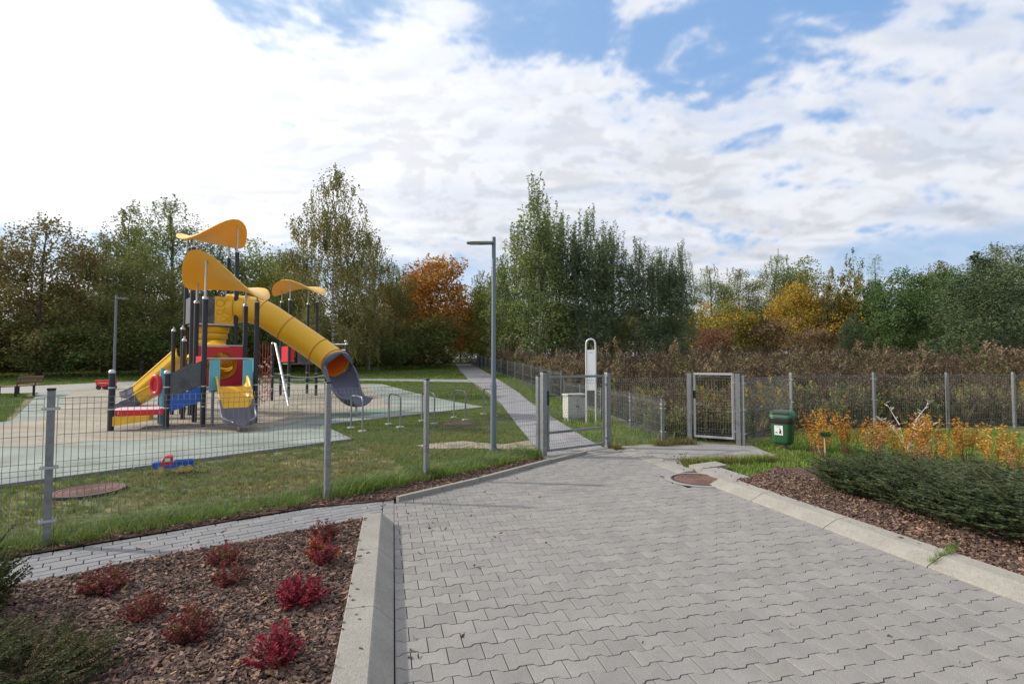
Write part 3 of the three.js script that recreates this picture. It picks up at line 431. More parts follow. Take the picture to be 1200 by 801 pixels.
{
  const t = thing('waste_bin', 'green plastic bin with black bag rim and white sticker, by the mesh fence', 'bin', [4.98, 0, -9.62]), turn = -0.75;
  const inner = new THREE.Group(); 
  const sec = (w, d, r) => { const s = new THREE.Shape(); const x = w / 2 - r, z = d / 2 - r; s.absarc(x, z, r, 0, Math.PI / 2); s.absarc(-x, z, r, Math.PI / 2, Math.PI); s.absarc(-x, -z, r, Math.PI, Math.PI * 1.5); s.absarc(x, -z, r, Math.PI * 1.5, Math.PI * 2); return s.getSpacedPoints(40); };
  const loft = (rows) => { const pos = [], idx = [], n = 40; rows.forEach(([y, w, d, ox, oz, r]) => { const p = sec(w, d, r); for (let i = 0; i < n; i++) pos.push(p[i].x + ox, y, p[i].y + oz); }); for (let j = 0; j < rows.length - 1; j++) for (let i = 0; i < n; i++) { const a = j * n + i, b = j * n + (i + 1) % n; idx.push(a, a + n, b, b, a + n, b + n); } const g = new THREE.BufferGeometry(); g.setAttribute('position', new THREE.Float32BufferAttribute(pos, 3)); g.setIndex(idx); g.computeVertexNormals(); return clean(g); };
  const green = std(0.018, 0.082, 0.028, 0.45), bag = std(0.02, 0.02, 0.022, 0.35);
  const add = (n, g, m) => { const o = lpart(t, n, g, m); o.rotation.y = turn; return o; };
  add('body', loft([[0.10, 0.001, 0.001, 0, 0, 0.0004], [0.10, 0.26, 0.20, 0, 0, 0.06], [0.12, 0.30, 0.24, 0, 0, 0.07], [0.16, 0.33, 0.265, 0, 0, 0.08], [0.52, 0.38, 0.31, 0, 0, 0.09]]), green);
  add('bag_rim', loft([[0.495, 0.386, 0.316, 0, 0, 0.09], [0.49, 0.40, 0.33, 0, 0, 0.09], [0.53, 0.412, 0.335, 0.004, 0, 0.09], [0.565, 0.404, 0.338, -0.004, 0, 0.09], [0.59, 0.41, 0.335, 0, 0, 0.09], [0.592, 0.36, 0.29, 0, 0, 0.09]]), bag);
  const lid = add('lid', loft([[0.585, 0.42, 0.345, 0, 0, 0.09], [0.625, 0.42, 0.345, 0, 0, 0.09], [0.69, 0.37, 0.27, 0, -0.03, 0.09], [0.715, 0.27, 0.15, 0, -0.05, 0.05], [0.718, 0.001, 0.001, 0, -0.05, 0.0004]]), green);
  const slot = lpart(lid, 'slot', new THREE.CylinderGeometry(0.045, 0.045, 0.27, 20).scale(1, 1, 0.5).rotateZ(Math.PI / 2).rotateX(0.1).translate(0, 0.655, 0.135), capMat);
  add('support_post', new THREE.CylinderGeometry(0.022, 0.022, 0.34, 12).translate(0.02, -0.04, 0), galv); add('back_post', box(0.04, 0.75, 0.04, 0, 0.26, -0.175), galv);
  const cv = document.createElement('canvas'); cv.width = 128; cv.height = 128; const c = cv.getContext('2d'); c.fillStyle = '#dcdedc'; c.fillRect(0, 0, 128, 128); c.fillStyle = '#8b9290'; c.fillRect(22, 10, 78, 4); c.fillRect(30, 19, 60, 4); c.fillStyle = '#16181a'; c.beginPath(); c.ellipse(88, 84, 15, 26, 0.15, 0, 6.3); c.fill(); c.beginPath(); c.arc(84, 48, 10, 0, 6.3); c.fill(); c.fillRect(70, 100, 40, 9); c.fillRect(16, 92, 34, 9); c.fillRect(22, 84, 12, 10); c.fillRect(44, 100, 4, 12); c.fillRect(20, 100, 4, 12);
  const ct = new THREE.CanvasTexture(cv); ct.colorSpace = THREE.SRGBColorSpace; const st = add('sticker', new THREE.PlaneGeometry(0.145, 0.175).rotateX(0.07).translate(-0.03, 0.36, 0.1515), std(1, 1, 1, 0.6, 0, { map: ct }));
}
{
  const t = thing('utility_cabinet', 'small pale utility cabinet standing in the grass beside the long path', 'cabinet', [1.72, 0, -14.35]);
  const add = (n, g, m) => { const o = lpart(t, n, g, m); o.rotation.y = 0.34; return o; };
  add('plinth', box(0.52, 0.1, 0.30, 0, 0.03, 0), std(0.3, 0.3, 0.29)); add('body', clean(rbox(0.56, 0.6, 0.34, 0.008).translate(0, 0.08, 0)), cabinetMat); add('lid', clean(rbox(0.60, 0.05, 0.38, 0.012).translate(0, 0.682, 0)), cabinetMat);
  for (const x of [-0.135, 0.135]) { const d = add('door', clean(rbox(0.25, 0.5, 0.012, 0.003).translate(x, 0.13, 0.174)), cabinetMat); lpart(d, 'latch', box(0.02, 0.05, 0.012, x > 0 ? 0.03 : -0.03, 0.4, 0.186), capMat); }
}
{
  const t = thing('notice_totem', 'tall narrow white notice board in a rounded steel hoop frame', 'sign', [2.06, 0, -13.6]);
  const hoop = [V(-0.12, -0.1, 0), V(-0.12, 1.2, 0), V(-0.12, 2.05, 0)]; for (let i = 1; i < 8; i++) { const a = Math.PI - i * Math.PI / 8; hoop.push(V(Math.cos(a) * 0.12, 2.08 + Math.sin(a) * 0.12, 0)); } hoop.push(V(0.12, 2.05, 0), V(0.12, 1.2, 0), V(0.12, -0.1, 0));
  lpart(t, 'hoop_frame', tube(hoop, 0.024, 80, 10), std(0.62, 0.63, 0.64, 0.4, 0.3)).rotation.y = -0.25;
  const cv = document.createElement('canvas'); cv.width = 128; cv.height = 600; const c = cv.getContext('2d'); c.fillStyle = '#eceeed'; c.fillRect(0, 0, 128, 600); c.fillStyle = '#a9b0b3'; c.fillRect(36, 30, 56, 12); for (let i = 0; i < 20; i++) { c.fillStyle = '#c3c8ca'; c.fillRect(16, 300 + i * 11, 60 + (i * 37) % 36, 3); } const ct = new THREE.CanvasTexture(cv); ct.colorSpace = THREE.SRGBColorSpace;
  const b = lpart(t, 'board', box(0.215, 1.06, 0.03, 0, 1.39, 0), whiteMat); b.rotation.y = -0.25; const pr = lpart(b, 'print', new THREE.PlaneGeometry(0.205, 1.04).translate(0, 1.39, 0.0175), std(1, 1, 1, 0.6, 0, { map: ct }));
}
{ // steel hoops in the lawn
  const spots = [[-3.93, -12.76, -3.46, -12.13], [-3.18, -13.5, -2.74, -12.86], [-2.45, -14.25, -2.02, -13.62], [-1.7, -15.2, -1.28, -14.5], [-0.88, -16.15, -0.5, -15.5]];
  const pts = [V(-0.38, -0.1, 0), V(-0.38, 0.55, 0)]; for (let i = 0; i <= 6; i++) { const a = Math.PI - i * Math.PI / 12; pts.push(V(-0.26 + Math.cos(a) * 0.12, 0.66 + Math.sin(a) * 0.12, 0)); } for (let i = 0; i <= 6; i++) { const a = Math.PI / 2 - i * Math.PI / 12; pts.push(V(0.26 + Math.cos(a) * 0.12, 0.66 + Math.sin(a) * 0.12, 0)); } pts.push(V(0.38, 0.55, 0), V(0.38, -0.1, 0));
  const hg = tube(pts, 0.022, 60, 8), pg = clean(rbox(0.16, 0.05, 0.16, 0.01).translate(0, -0.03, 0)), R = rng(3);
  const beside = ['steel bicycle hoop nearest the corner of the rubber surface', 'steel bicycle hoop second from the rubber surface corner', 'middle steel bicycle hoop of the row in the grass', 'steel bicycle hoop behind the round cover in the grass', 'steel bicycle hoop next to the lamp post'];
  spots.forEach(([ax, az, bx, bz], i) => { const t = thing('bicycle_hoop', beside[i], 'bicycle rack', [(ax + bx) / 2, 0, (az + bz) / 2], 'steel bicycle hoops in the grass'); t.rotation.y = Math.atan2(-(bz - az), bx - ax); lpart(t, 'hoop', hg, galv); for (const s of [-1, 1]) lpart(t, 'footing', pg, std(0.55, 0.54, 0.52, 0.9, 0, { map: concreteMap })).position.x = s * 0.38; });
}
{ // bench far behind the playground
  const x = -22.2, z = -23.4, y = gy(x, z), t = thing('park_bench', 'brown slatted bench with dark legs on the pale path behind the playground', 'bench', [x, y, z]); t.rotation.y = 0.25;
  const wood = std(0.20, 0.115, 0.065, 0.75), iron = std(0.02, 0.02, 0.022, 0.6);
  for (const xx of [-0.62, 0.62]) for (const zz of [-0.2, 0.2]) lpart(t, 'leg', box(0.07, 0.47, 0.07, zz > 0 ? -0.3 + 0.0 : 0.3, 0.21, xx), iron);
  for (let i = 0; i < 4; i++) lpart(t, 'seat_slat', clean(rbox(0.13, 0.035, 1.75, 0.006).translate(-0.27 + i * 0.16, 0.45, 0)), wood);
  for (let i = 0; i < 2; i++) { const s = lpart(t, 'back_slat', clean(rbox(0.035, 0.14, 1.75, 0.006)), wood); s.position.set(0.42 + i * 0.07, 0.58 + i * 0.19, 0); s.rotation.z = -0.4; }
  for (const xx of [-0.62, 0.62]) lpart(t, 'back_support', bar(V(0.3, 0.42, xx), V(0.52, 0.92, xx), 0.025), iron);
}
{ // blue toy truck
  const t = thing('toy_truck', 'blue toy truck with a red cab and yellow wheels lying on the lawn', 'toy', [-4.92, 0.012, -7.66]); t.rotation.y = 0.52; t.scale.setScalar(1.2);
  const k = 1.0; lpart(t, 'chassis', clean(rbox(0.40, 0.045, 0.12, 0.01).translate(0, 0.045, 0)), blueMat); lpart(t, 'bed', merge([rbox(0.20, 0.02, 0.13, 0.006).translate(0.09, 0.088, 0), box(0.20, 0.03, 0.01, 0.09, 0.112, 0.06), box(0.20, 0.03, 0.01, 0.09, 0.112, -0.06), box(0.012, 0.03, 0.13, 0.185, 0.112, 0)]), blueMat);
  const cs = new THREE.Shape(); cs.moveTo(-0.15, 0.085); cs.lineTo(-0.03, 0.085); cs.lineTo(-0.03, 0.18); cs.quadraticCurveTo(-0.06, 0.195, -0.10, 0.185); cs.lineTo(-0.13, 0.13); cs.closePath(); const cab = lpart(t, 'cab', new THREE.ExtrudeGeometry(cs, { depth: 0.1, bevelEnabled: true, bevelSize: 0.008, bevelThickness: 0.008, bevelSegments: 2 }).translate(0, 0, -0.05), redMat); for (const s of [-1, 1]) lpart(cab, 'window', box(0.055, 0.045, 0.004, -0.075, 0.148, s * 0.0605), whitePlastic); lpart(t, 'hood', clean(rbox(0.08, 0.06, 0.11, 0.014).translate(-0.185, 0.07, 0)), blueMat);
  for (const x of [-0.14, 0.07, 0.145]) for (const s of [-1, 1]) { const w = lpart(t, 'wheel', new THREE.CylinderGeometry(0.038, 0.038, 0.035, 18).rotateX(Math.PI / 2).translate(x, 0.036, s * 0.068), std(0.50, 0.36, 0.05, 0.5)); lpart(w, 'hub', new THREE.CylinderGeometry(0.015, 0.015, 0.04, 10).rotateX(Math.PI / 2).translate(x, 0.036, s * 0.068), std(0.55, 0.5, 0.2, 0.5)); }
}
{ // red toy cart by the far grass
  const x = -21.0, z = -27.0, t = thing('toy_cart', 'small red toy cart left on the far grass behind the playground', 'toy', [x, gy(x, z), z]);
  const s = new THREE.Shape(); s.moveTo(-0.32, 0.16); s.lineTo(0.30, 0.16); s.lineTo(0.42, 0.5); s.lineTo(0.34, 0.5); s.lineTo(-0.1, 0.46); s.lineTo(-0.42, 0.46); s.closePath();
  lpart(t, 'tub', new THREE.ExtrudeGeometry(s, { depth: 0.4, bevelEnabled: true, bevelSize: 0.02, bevelThickness: 0.02, bevelSegments: 2 }).translate(0, 0, -0.2), std(0.72, 0.02, 0.05, 0.4)); for (const xx of [-0.24, 0.26]) for (const zz of [-0.2, 0.2]) lpart(t, 'wheel', new THREE.CylinderGeometry(0.12, 0.12, 0.07, 16).rotateX(Math.PI / 2).translate(xx, 0.12, zz), capMat); lpart(t, 'side_stripe', box(0.5, 0.04, 0.01, 0, 0.34, 0.226), std(0.75, 0.55, 0.1));
}
{ // pale toy at the far end of the lawn
  const x = -8.0, z = -57, t = thing('toy_car', 'tiny white toy car at the far lawn edge by the path', 'toy', [x, gy(x, z), z]);
  lpart(t, 'body', merge([rbox(0.7, 0.2, 0.34, 0.05).translate(0, 0.14, 0), rbox(0.36, 0.18, 0.3, 0.05).translate(-0.04, 0.33, 0)]), whiteMat); for (const xx of [-0.22, 0.22]) for (const zz of [-0.16, 0.16]) lpart(t, 'wheel', new THREE.CylinderGeometry(0.1, 0.1, 0.06, 14).rotateX(Math.PI / 2).translate(xx, 0.1, zz), capMat);
}
{ // half-buried stone in the bed
  const g = new THREE.SphereGeometry(0.24, 22, 14), p = g.attributes.position; for (let i = 0; i < p.count; i++) { const x = p.getX(i), y = p.getY(i), z = p.getZ(i), k = 1 + (fbm(x * 6 + 4, z * 6 + y * 5, 3, 12) - 0.5) * 0.5; p.setXYZ(i, x * k * 1.5, Math.min(y * k * 0.9, 0.15), z * k); } g.computeVertexNormals();
  const o = solo('boulder', clean(g), std(0.34, 0.20, 0.14, 0.95, 0, { map: stainMap }), 'flat reddish boulder lying behind the dark evergreen bed', 'stone'); o.position.set(6.25, 0.1, -6.3);
}

// ---------------------------------------------------------------- play structure
{
  const roofMat = new THREE.MeshPhysicalMaterial({ color: new THREE.Color().setRGB(0.95, 0.56, 0.035), roughness: 0.45, transmission: 0.25, thickness: 0, side: THREE.DoubleSide });
  const P = thing('play_structure', 'large playground climbing frame with wavy yellow roofs, tube slide and dark posts', 'playground', [-8.6, 0, -15]);
  const TH = 40 * Math.PI / 180, E1 = V(Math.cos(TH), 0, -Math.sin(TH)), E2 = V(-Math.sin(TH), 0, -Math.cos(TH));
  const at = (o, u, v, y = 0) => V(o.x, 0, o.z).addScaledVector(E1, u).addScaledVector(E2, v).setY(y);
  function post(p, h, rodTop, r = 0.062) {
    const y0 = gy(p.x, p.z); const o = part(P, 'post', new THREE.CylinderGeometry(r, r, h - y0 + 0.1, 14).translate(p.x, (h + y0 - 0.1) / 2, p.z), postMat);
    const c = part(o, 'post_cap', new THREE.LatheGeometry([[r + 0.006, -0.02], [r + 0.006, 0.03], [r * 0.5, 0.06], [0.001, 0.065]].map(([a, b]) => new THREE.Vector2(a, b)), 14).translate(p.x, h, p.z), steelMat);
    for (const y of [0.5, 1.0]) if (h > 1.2) part(o, 'clamp_ring', new THREE.CylinderGeometry(r + 0.008, r + 0.008, 0.03, 14).translate(p.x, y0 + y, p.z), steelMat);
    if (rodTop) part(o, 'roof_rod', bar(V(p.x, h, p.z), V(p.x, rodTop, p.z), 0.026, 0.026, 8), steelMat);
    return o;
  }
  // wavy roof: a rounded square sheet bent into a saddle, near corner high on one hand and low on the other
  function roofGeo(c, R, k, turn, tilt, lean, wave, bow, th = 0.115) {
    const n = 36, m = 12, h = (x, y) => k * x * y + lean * y + wave * (x * x * x - x) - bow * x * x, pos = [], idx = [], pt = (a, f, top) => { const s = f * R / Math.pow(Math.pow(Math.abs(Math.cos(a)), 2.7) + Math.pow(Math.abs(Math.sin(a)), 2.7), 1 / 2.7), x = Math.cos(a) * s, y = Math.sin(a) * s, e = Math.sqrt(Math.max(0, 1 - f ** 8)); return [x, h(x, y) + tilt * x + (top ? 1 : -1) * th / 2 * e, y]; };
    for (const top of [1, 0]) for (let j = 0; j <= m; j++) { const f = Math.pow(j / m, 0.8); for (let i = 0; i < n; i++) pos.push(...pt(i / n * 2 * Math.PI, f, top)); }
    for (const top of [0, 1]) for (let j = 0; j < m; j++) for (let i = 0; i < n; i++) { const o = top * (m + 1) * n, a = o + j * n + i, b = o + j * n + (i + 1) % n; idx.push(a, b, a + n, b, b + n, a + n); }
    const g = new THREE.BufferGeometry(); g.setAttribute('position', new THREE.Float32BufferAttribute(pos, 3)); g.setIndex(idx); g.computeVertexNormals(); g.rotateY(turn); g.translate(c.x, c.y, c.z); return clean(g);
  }
  const sadd = (c, k, turn, tilt, lean, wave, bow, p) => { const x = p.x - c.x, z = p.z - c.z, X = x * Math.cos(turn) - z * Math.sin(turn), Y = x * Math.sin(turn) + z * Math.cos(turn); return c.y + k * X * Y + tilt * X + lean * Y + wave * (X * X * X - X) - bow * X * X; };
  function tower(o, a, h, roof) { const cs = [[0, 0], [a, 0], [0, a], [a, a]].map(([u, v]) => at(o, u, v)); const c = at(o, a / 2, a / 2, roof.y); for (const p of cs) post(p, h + (roof.dh || 0), sadd(c, roof.k, roof.turn, roof.tilt, roof.lean, roof.wave, roof.bow, p)); part(P, 'roof', roofGeo(c, roof.R, roof.k, roof.turn, roof.tilt, roof.lean, roof.wave, roof.bow), roofMat); return cs; }
  const T1 = V(-7.69, 0, -13.0), T2 = V(-9.68, 0, -15.7), T3 = V(-9.85, 0, -23.0), a = 1.2;
  const view = Math.atan2(8.3, 13.9);                       // the roofs' waves run across the line from the drive to the tower
  const c1 = tower(T1, a, 3.19, { y: 3.76, k: -0.52, turn: view, tilt: -0.20, lean: 0.10, wave: 0.28, bow: 0.06, R: 1.03 });
  const c2 = tower(T2, a, 5.1, { y: 5.66, k: 0.45, turn: view, tilt: 0.05, lean: 0.06, wave: -0.26, bow: 0.05, R: 0.98 });
  const c3 = tower(T3, a, 4.35, { y: 5.08, k: -0.30, turn: view - 0.15, tilt: 0.02, lean: -0.04, wave: 0.12, bow: 0.20, R: 1.15 });
  const deck = (o, y, name = 'deck') => part(P, name, merge([slab2(at(o, 0.05, a / 2), at(o, a - 0.05, a / 2), a - 0.1, y - 0.05, y)]), std(0.16, 0.16, 0.17, 0.8));
  deck(T1, 0.95); deck(T2, 1.55); deck(T2, 2.78); deck(T3, 1.55);
  // front tower: turquoise panels, short slide, red panel with the tunnel mouth
  const boltGeo = (a, b, y0, y1) => { const g = [], d = V().subVectors(b, a), n = V(-d.z, 0, d.x).normalize(); for (const f of [0.08, 0.92]) for (const y of [y0 + 0.05, y1 - 0.05]) { const c = V().lerpVectors(a, b, f); g.push(bar(V(c.x - n.x * 0.022, y, c.z - n.z * 0.022), V(c.x + n.x * 0.022, y, c.z + n.z * 0.022), 0.014, 0.014, 7)); } return merge(g); };
  const pan = (A, B, u0, u1, y0, y1, mat, name, th = 0.02) => { const a0 = V().lerpVectors(A, B, u0), b0 = V().lerpVectors(A, B, u1), o = part(P, name, slab2(a0, b0, th, y0, y1), mat); part(o, 'bolts', boltGeo(a0, b0, y0, y1), steelMat); return o; };
  const [p3, p4, p3b, p4b] = c1;
  pan(p3, p4, 0.10, 0.30, 0.84, 1.66, cyanMat, 'turquoise_panel'); pan(p3, p4, 0.74, 0.93, 0.84, 1.66, cyanMat, 'turquoise_panel');
  part(P, 'top_rail', bar(V(p3.x, 1.69, p3.z), V(p4.x, 1.69, p4.z), 0.018), steelMat); part(P, 'lower_rail', bar(V(p3.x, 0.9, p3.z), V(p4.x, 0.9, p4.z), 0.02), steelMat);
  {
    const mid = V().lerpVectors(p3, p4, 0.52), d = V(0.58, 0, 0.81), sp = (s, y) => V(mid.x + d.x * s, y, mid.z + d.z * s);
    const sl = part(P, 'short_slide', chute([sp(-0.1, 0.97), sp(0.12, 0.96), sp(0.33, 0.85), sp(0.58, 0.65), sp(0.80, 0.48)], 0.33, 0.27, 0.025, 22), chuteMat);
    part(sl, 'slide_end', chute([sp(0.79, 0.488), sp(1.0, 0.33), sp(1.25, 0.20), sp(1.5, 0.16), sp(1.78, 0.165)], 0.332, 0.275, 0.03, 28, t => [1 - 0.62 * Math.max(0, (t - 0.66) / 0.34) ** 2.2, 1 - 0.72 * Math.max(0, (t - 0.35) / 0.65) ** 1.6]), greyPlastic); part(sl, 'slide_foot', bar(sp(1.4, -0.05), sp(1.4, 0.15), 0.03), steelMat); part(sl, 'slide_leg', bar(sp(0.05, -0.05).addScaledVector(E1, -0.42), sp(0.05, 0.9).addScaledVector(E1, -0.42), 0.035), lampMat);
  }
  { // red panel: extruded plate with a round hole
    const L = p3b.distanceTo(p4b), s = new THREE.Shape(); s.moveTo(0.05, 0.95); s.lineTo(L - 0.05, 0.95); s.lineTo(L - 0.05, 2.02); s.lineTo(0.05, 2.02); s.closePath(); const hole = new THREE.Path(); hole.absarc(L / 2 + 0.02, 1.5, 0.36, 0, Math.PI * 2, true); s.holes.push(hole);
    const g = new THREE.ExtrudeGeometry(s, { depth: 0.02, bevelEnabled: false, curveSegments: 28 }); g.rotateY(Math.atan2(-(p4b.z - p3b.z), p4b.x - p3b.x)); g.translate(p3b.x, 0, p3b.z); part(P, 'red_panel', g, redMat);
    part(P, 'top_rail', bar(V(p3b.x, 2.05, p3b.z), V(p4b.x, 2.05, p4b.z), 0.02), steelMat);
    const m = V().lerpVectors(p3b, p4b, 0.52); m.y = 1.5; part(P, 'crawl_tunnel', new THREE.TubeGeometry(new THREE.CatmullRomCurve3([m.clone().addScaledVector(E2, -0.06), m.clone().addScaledVector(E2, 0.45), at(T2, 0.75, -0.35, 1.75), at(T2, 0.6, 0.05, 1.95)]), 24, 0.37, 20), yellowMat);
    pan(p4, p4b, 0.1, 0.9, 0.95, 1.7, cyanMat, 'turquoise_panel'); pan(p3, p3b, 0.1, 0.9, 1.55, 1.75, redMat, 'side_panel');
  }
  // the step platform and climbing ramp
  const s1 = V(-9.36, 0, -12.2), s2 = V(-8.30, 0, -12.55), s1b = V(-10.0, 0, -13.2), s2b = V(-9.15, 0, -13.6);
  post(s1, 1.36); post(s2, 1.34); post(s2b, 1.2);
  part(P, 'step_platform', merge([slab2(V().lerpVectors(s1, s1b, 0.5), V().lerpVectors(s2, s2b, 0.5), 1.05, 0.42, 0.46)]), pinkDeck);
  pan(s1, s2, 0.06, 0.95, 0.34, 0.47, redMat, 'step_edge', 0.03); { const g = slab2(V().lerpVectors(s1, s2, 0.08), V().lerpVectors(s1, s2, 0.72), 0.35, 0.12, 0.335, 0.22, 0.335); part(P, 'step_support', g, yellowMat); }
  part(P, 'ramp_side', slab2(V().lerpVectors(s2, p3, 0.08), V().lerpVectors(s2, p3, 0.92), 0.022, 0.40, 0.74, 0.62, 0.99), blueMat);
  part(P, 'ramp_panel', slab2(V().lerpVectors(s2, p3, 0.08), V().lerpVectors(s2, p3, 0.92), 0.02, 0.76, 1.32, 1.01, 1.63), greyPanel);
  part(P, 'ramp_panel', slab2(V().lerpVectors(s2b, p3b, 0.08), V().lerpVectors(s2b, p3b, 0.92), 0.02, 0.5, 1.2, 0.95, 1.6), greyPanel);
  part(P, 'ramp_board', slab2(V().lerpVectors(s2, s2b, 0.5), V().lerpVectors(p3, p3b, 0.5), 0.95, 0.42, 0.47, 0.90, 0.95), std(0.14, 0.14, 0.15, 0.9));
  { // red round play panel on its own post
    const q = V(-9.0, 0, -13.35), c = part(P, 'play_panel', new THREE.TorusGeometry(0.19, 0.055, 10, 28).scale(0.8, 1.15, 1).rotateY(-0.35).translate(q.x - 0.05, 1.02, q.z + 0.1), redMat); part(c, 'panel_plate', new THREE.CylinderGeometry(0.17, 0.17, 0.02, 28).rotateX(Math.PI / 2).scale(0.8, 1.15, 1).rotateY(-0.35).translate(q.x - 0.05, 1.02, q.z + 0.1), std(0.42, 0.015, 0.025, 0.5)); part(P, 'panel_post', new THREE.CylinderGeometry(0.05, 0.05, 1.5, 12).translate(q.x + 0.06, 0.7, q.z + 0.02), cyanMat);
  }
  // two slides running off behind
  const slide = (pts, n) => { const c = new THREE.CatmullRomCurve3(pts), q = c.getPoints(20), low = q.map(p => V(p.x, p.y - 0.3, p.z)), s = part(P, 'slide', chute(low.slice(0, 13).filter((_, i) => i % 3 === 0), 0.27, 0.30, 0.025), chuteMat); part(s, 'slide_end', chute(low.slice(12).filter((_, i) => i % 2 === 0), 0.272, 0.30, 0.03, 20, t => [1 - 0.5 * Math.max(0, (t - 0.7) / 0.3) ** 2, 1 - 0.3 * t * t]), greyPlastic); const e = q[18]; part(s, 'slide_foot', bar(V(e.x, gy(e.x, e.z) - 0.05, e.z), V(e.x, e.y - 0.3, e.z), 0.03), steelMat); };
  slide([V(-10.3, 2.05, -16.5), V(-10.75, 1.85, -16.85), V(-12.0, 1.25, -17.7), V(-13.0, 0.78, -18.4), V(-13.7, 0.62, -18.9), V(-14.3, 0.62, -19.3)]);
  slide([V(-9.5, 1.35, -15.3), V(-9.8, 1.22, -15.25), V(-10.35, 0.9, -15.05), V(-10.6, 0.72, -14.95), V(-10.85, 0.58, -14.8), V(-11.1, 0.54, -14.65)]);
  for (const [x, z, h] of [[-10.35, -15.9, 2.55], [-10.2, -16.1, 2.62], [-9.2, -14.6, 2.2]]) post(V(x, 0, z), h, h + 0.12, 0.055);
  // back tower: upper panels, ribbed barrel below the deck
  const [q0, q1, q2, q3] = c2;
  pan(q0, q1, 0.06, 0.52, 2.8, 3.62, greyPanel, 'grey_panel');
  { const y = pan(q0, q1, 0.5, 0.94, 2.79, 3.64, yellowMat, 'yellow_panel', 0.024), n = V(E2.x, 0, E2.z).multiplyScalar(-0.014); for (const [f, yy, r] of [[0.62, 3.44, 0.11], [0.8, 3.47, 0.09], [0.62, 3.16, 0.08], [0.81, 3.22, 0.12], [0.7, 2.95, 0.08], [0.85, 2.95, 0.06]]) { const c = V().lerpVectors(q0, q1, f).add(n); part(y, 'ring_relief', new THREE.TorusGeometry(r, 0.008, 6, 24).rotateY(Math.atan2(-E1.z, E1.x)).translate(c.x, yy, c.z), std(0.55, 0.25, 0.015, 0.5)); } }
  pan(q0, q2, 0.06, 0.94, 2.8, 3.6, greyPanel, 'grey_panel'); pan(q2, q3, 0.06, 0.94, 2.8, 3.6, redMat, 'back_panel');
  part(P, 'deck_rail', bar(V(q0.x, 2.76, q0.z), V(q1.x, 2.76, q1.z), 0.03), steelMat);
  for (let i = 0; i < 6; i++) { const r = 0.52 - i * 0.04, c = at(T2, a / 2, a / 2); part(P, 'barrel_ring', new THREE.LatheGeometry([[r - 0.03, 0], [r, 0.02], [r + 0.012, 0.1], [r, 0.19], [r - 0.03, 0.2]].map(([x, y]) => new THREE.Vector2(x, y)), 28).translate(c.x, 2.52 - i * 0.205, c.z), yellowMat); }
  pan(q0, q1, 0.0, 0.12, 1.55, 2.5, yellowMat, 'yellow_panel');
  // tube slide
  {
    const cen = [V(-9.0, 3.30, -16.75), V(-8.55, 3.30, -16.82), V(-8.12, 3.18, -16.9), V(-7.5, 2.78, -17.0), V(-6.55, 2.13, -17.08), V(-5.95, 1.72, -16.98), V(-5.62, 1.50, -16.80)], c = new THREE.CatmullRomCurve3(cen), Rt = 0.43;
    const tb = P, N = 6, cuts = [0, 0.16, 0.32, 0.52, 0.72, 0.9, 1];
    for (let i = 0; i < N; i++) { const sub = []; for (let k = 0; k <= 5; k++) sub.push(c.getPoint(mixf(cuts[i], cuts[i + 1], k / 5))); const sg = part(tb, 'tube_segment', trough(sub, () => Rt - 0.012, () => Math.PI, 0.014, 8, 32), yellowMat); if (i) { const p = sub[0], T = c.getTangent(cuts[i]); const fl = new THREE.TorusGeometry(Rt + 0.012, 0.016, 6, 40); fl.applyQuaternion(new THREE.Quaternion().setFromUnitVectors(V(0, 0, 1), T)); fl.translate(p.x, p.y, p.z); part(sg, 'flange', fl, std(0.62, 0.26, 0.02, 0.5)); } }
    const e = c.getPoint(1), sc = part(tb, 'exit_scoop', trough([e.clone().addScaledVector(c.getTangent(1), -0.08), V(-5.42, 1.28, -16.56), V(-5.16, 0.99, -16.28), V(-4.85, 0.77, -16.0), V(-4.5, 0.70, -15.75)], t => 0.455 + 0.03 * t - (t > 0.8 ? (t - 0.8) * 0.35 : 0), t => t < 0.09 ? Math.PI : mixf(1.75, 1.1, sm(0.09, 0.8, t)), 0.04, 30, 28), greyPlastic);
    part(sc, 'scoop_foot', bar(V(-4.75, -0.05, -15.95), V(-4.75, 0.27, -15.95), 0.03), steelMat); part(tb, 'entry_hood', trough([V(-9.15, 3.3, -16.72), V(-8.9, 3.3, -16.77)], () => 0.46, () => Math.PI, 0.03, 3, 32), yellowMat);
    part(tb, 'inner_liner', trough([0.6, 0.7, 0.8, 0.9, 0.985].map(t => c.getPoint(t)), () => Rt - 0.024, () => Math.PI, 0.006, 8, 32), orangeTube);
  }
  // rear tower extras: red panel, sloping pole, nets, bars and balance discs
  const [r0, r1, r2, r3] = c3;
  pan(r0, r2, 0.1, 0.9, 1.6, 2.3, redMat, 'red_panel'); pan(r0, r1, 0.05, 0.18, 1.6, 2.4, redMat, 'red_panel'); pan(r0, r1, 0.3, 0.9, 1.5, 2.1, greyPanel, 'grey_panel');
  post(V(-9.75, 0, -21.2), 2.35, null, 0.055); post(V(-8.1, 0, -25.3), 2.6, null, 0.055); post(V(-8.9, 0, -24.9), 2.5, null, 0.055); post(V(-7.0, 0, -22.0), 2.35, null, 0.055);
  part(P, 'sloping_pole', bar(V(-9.6, 2.35, -21.1), V(-8.15, -0.05, -19.1), 0.045), steelMat);
  for (const y of [2.45, 2.2]) part(P, 'horizontal_bar', bar(V(-8.9, y, -24.9), V(-7.0, y - 0.1, -22.0), 0.025), steelMat);
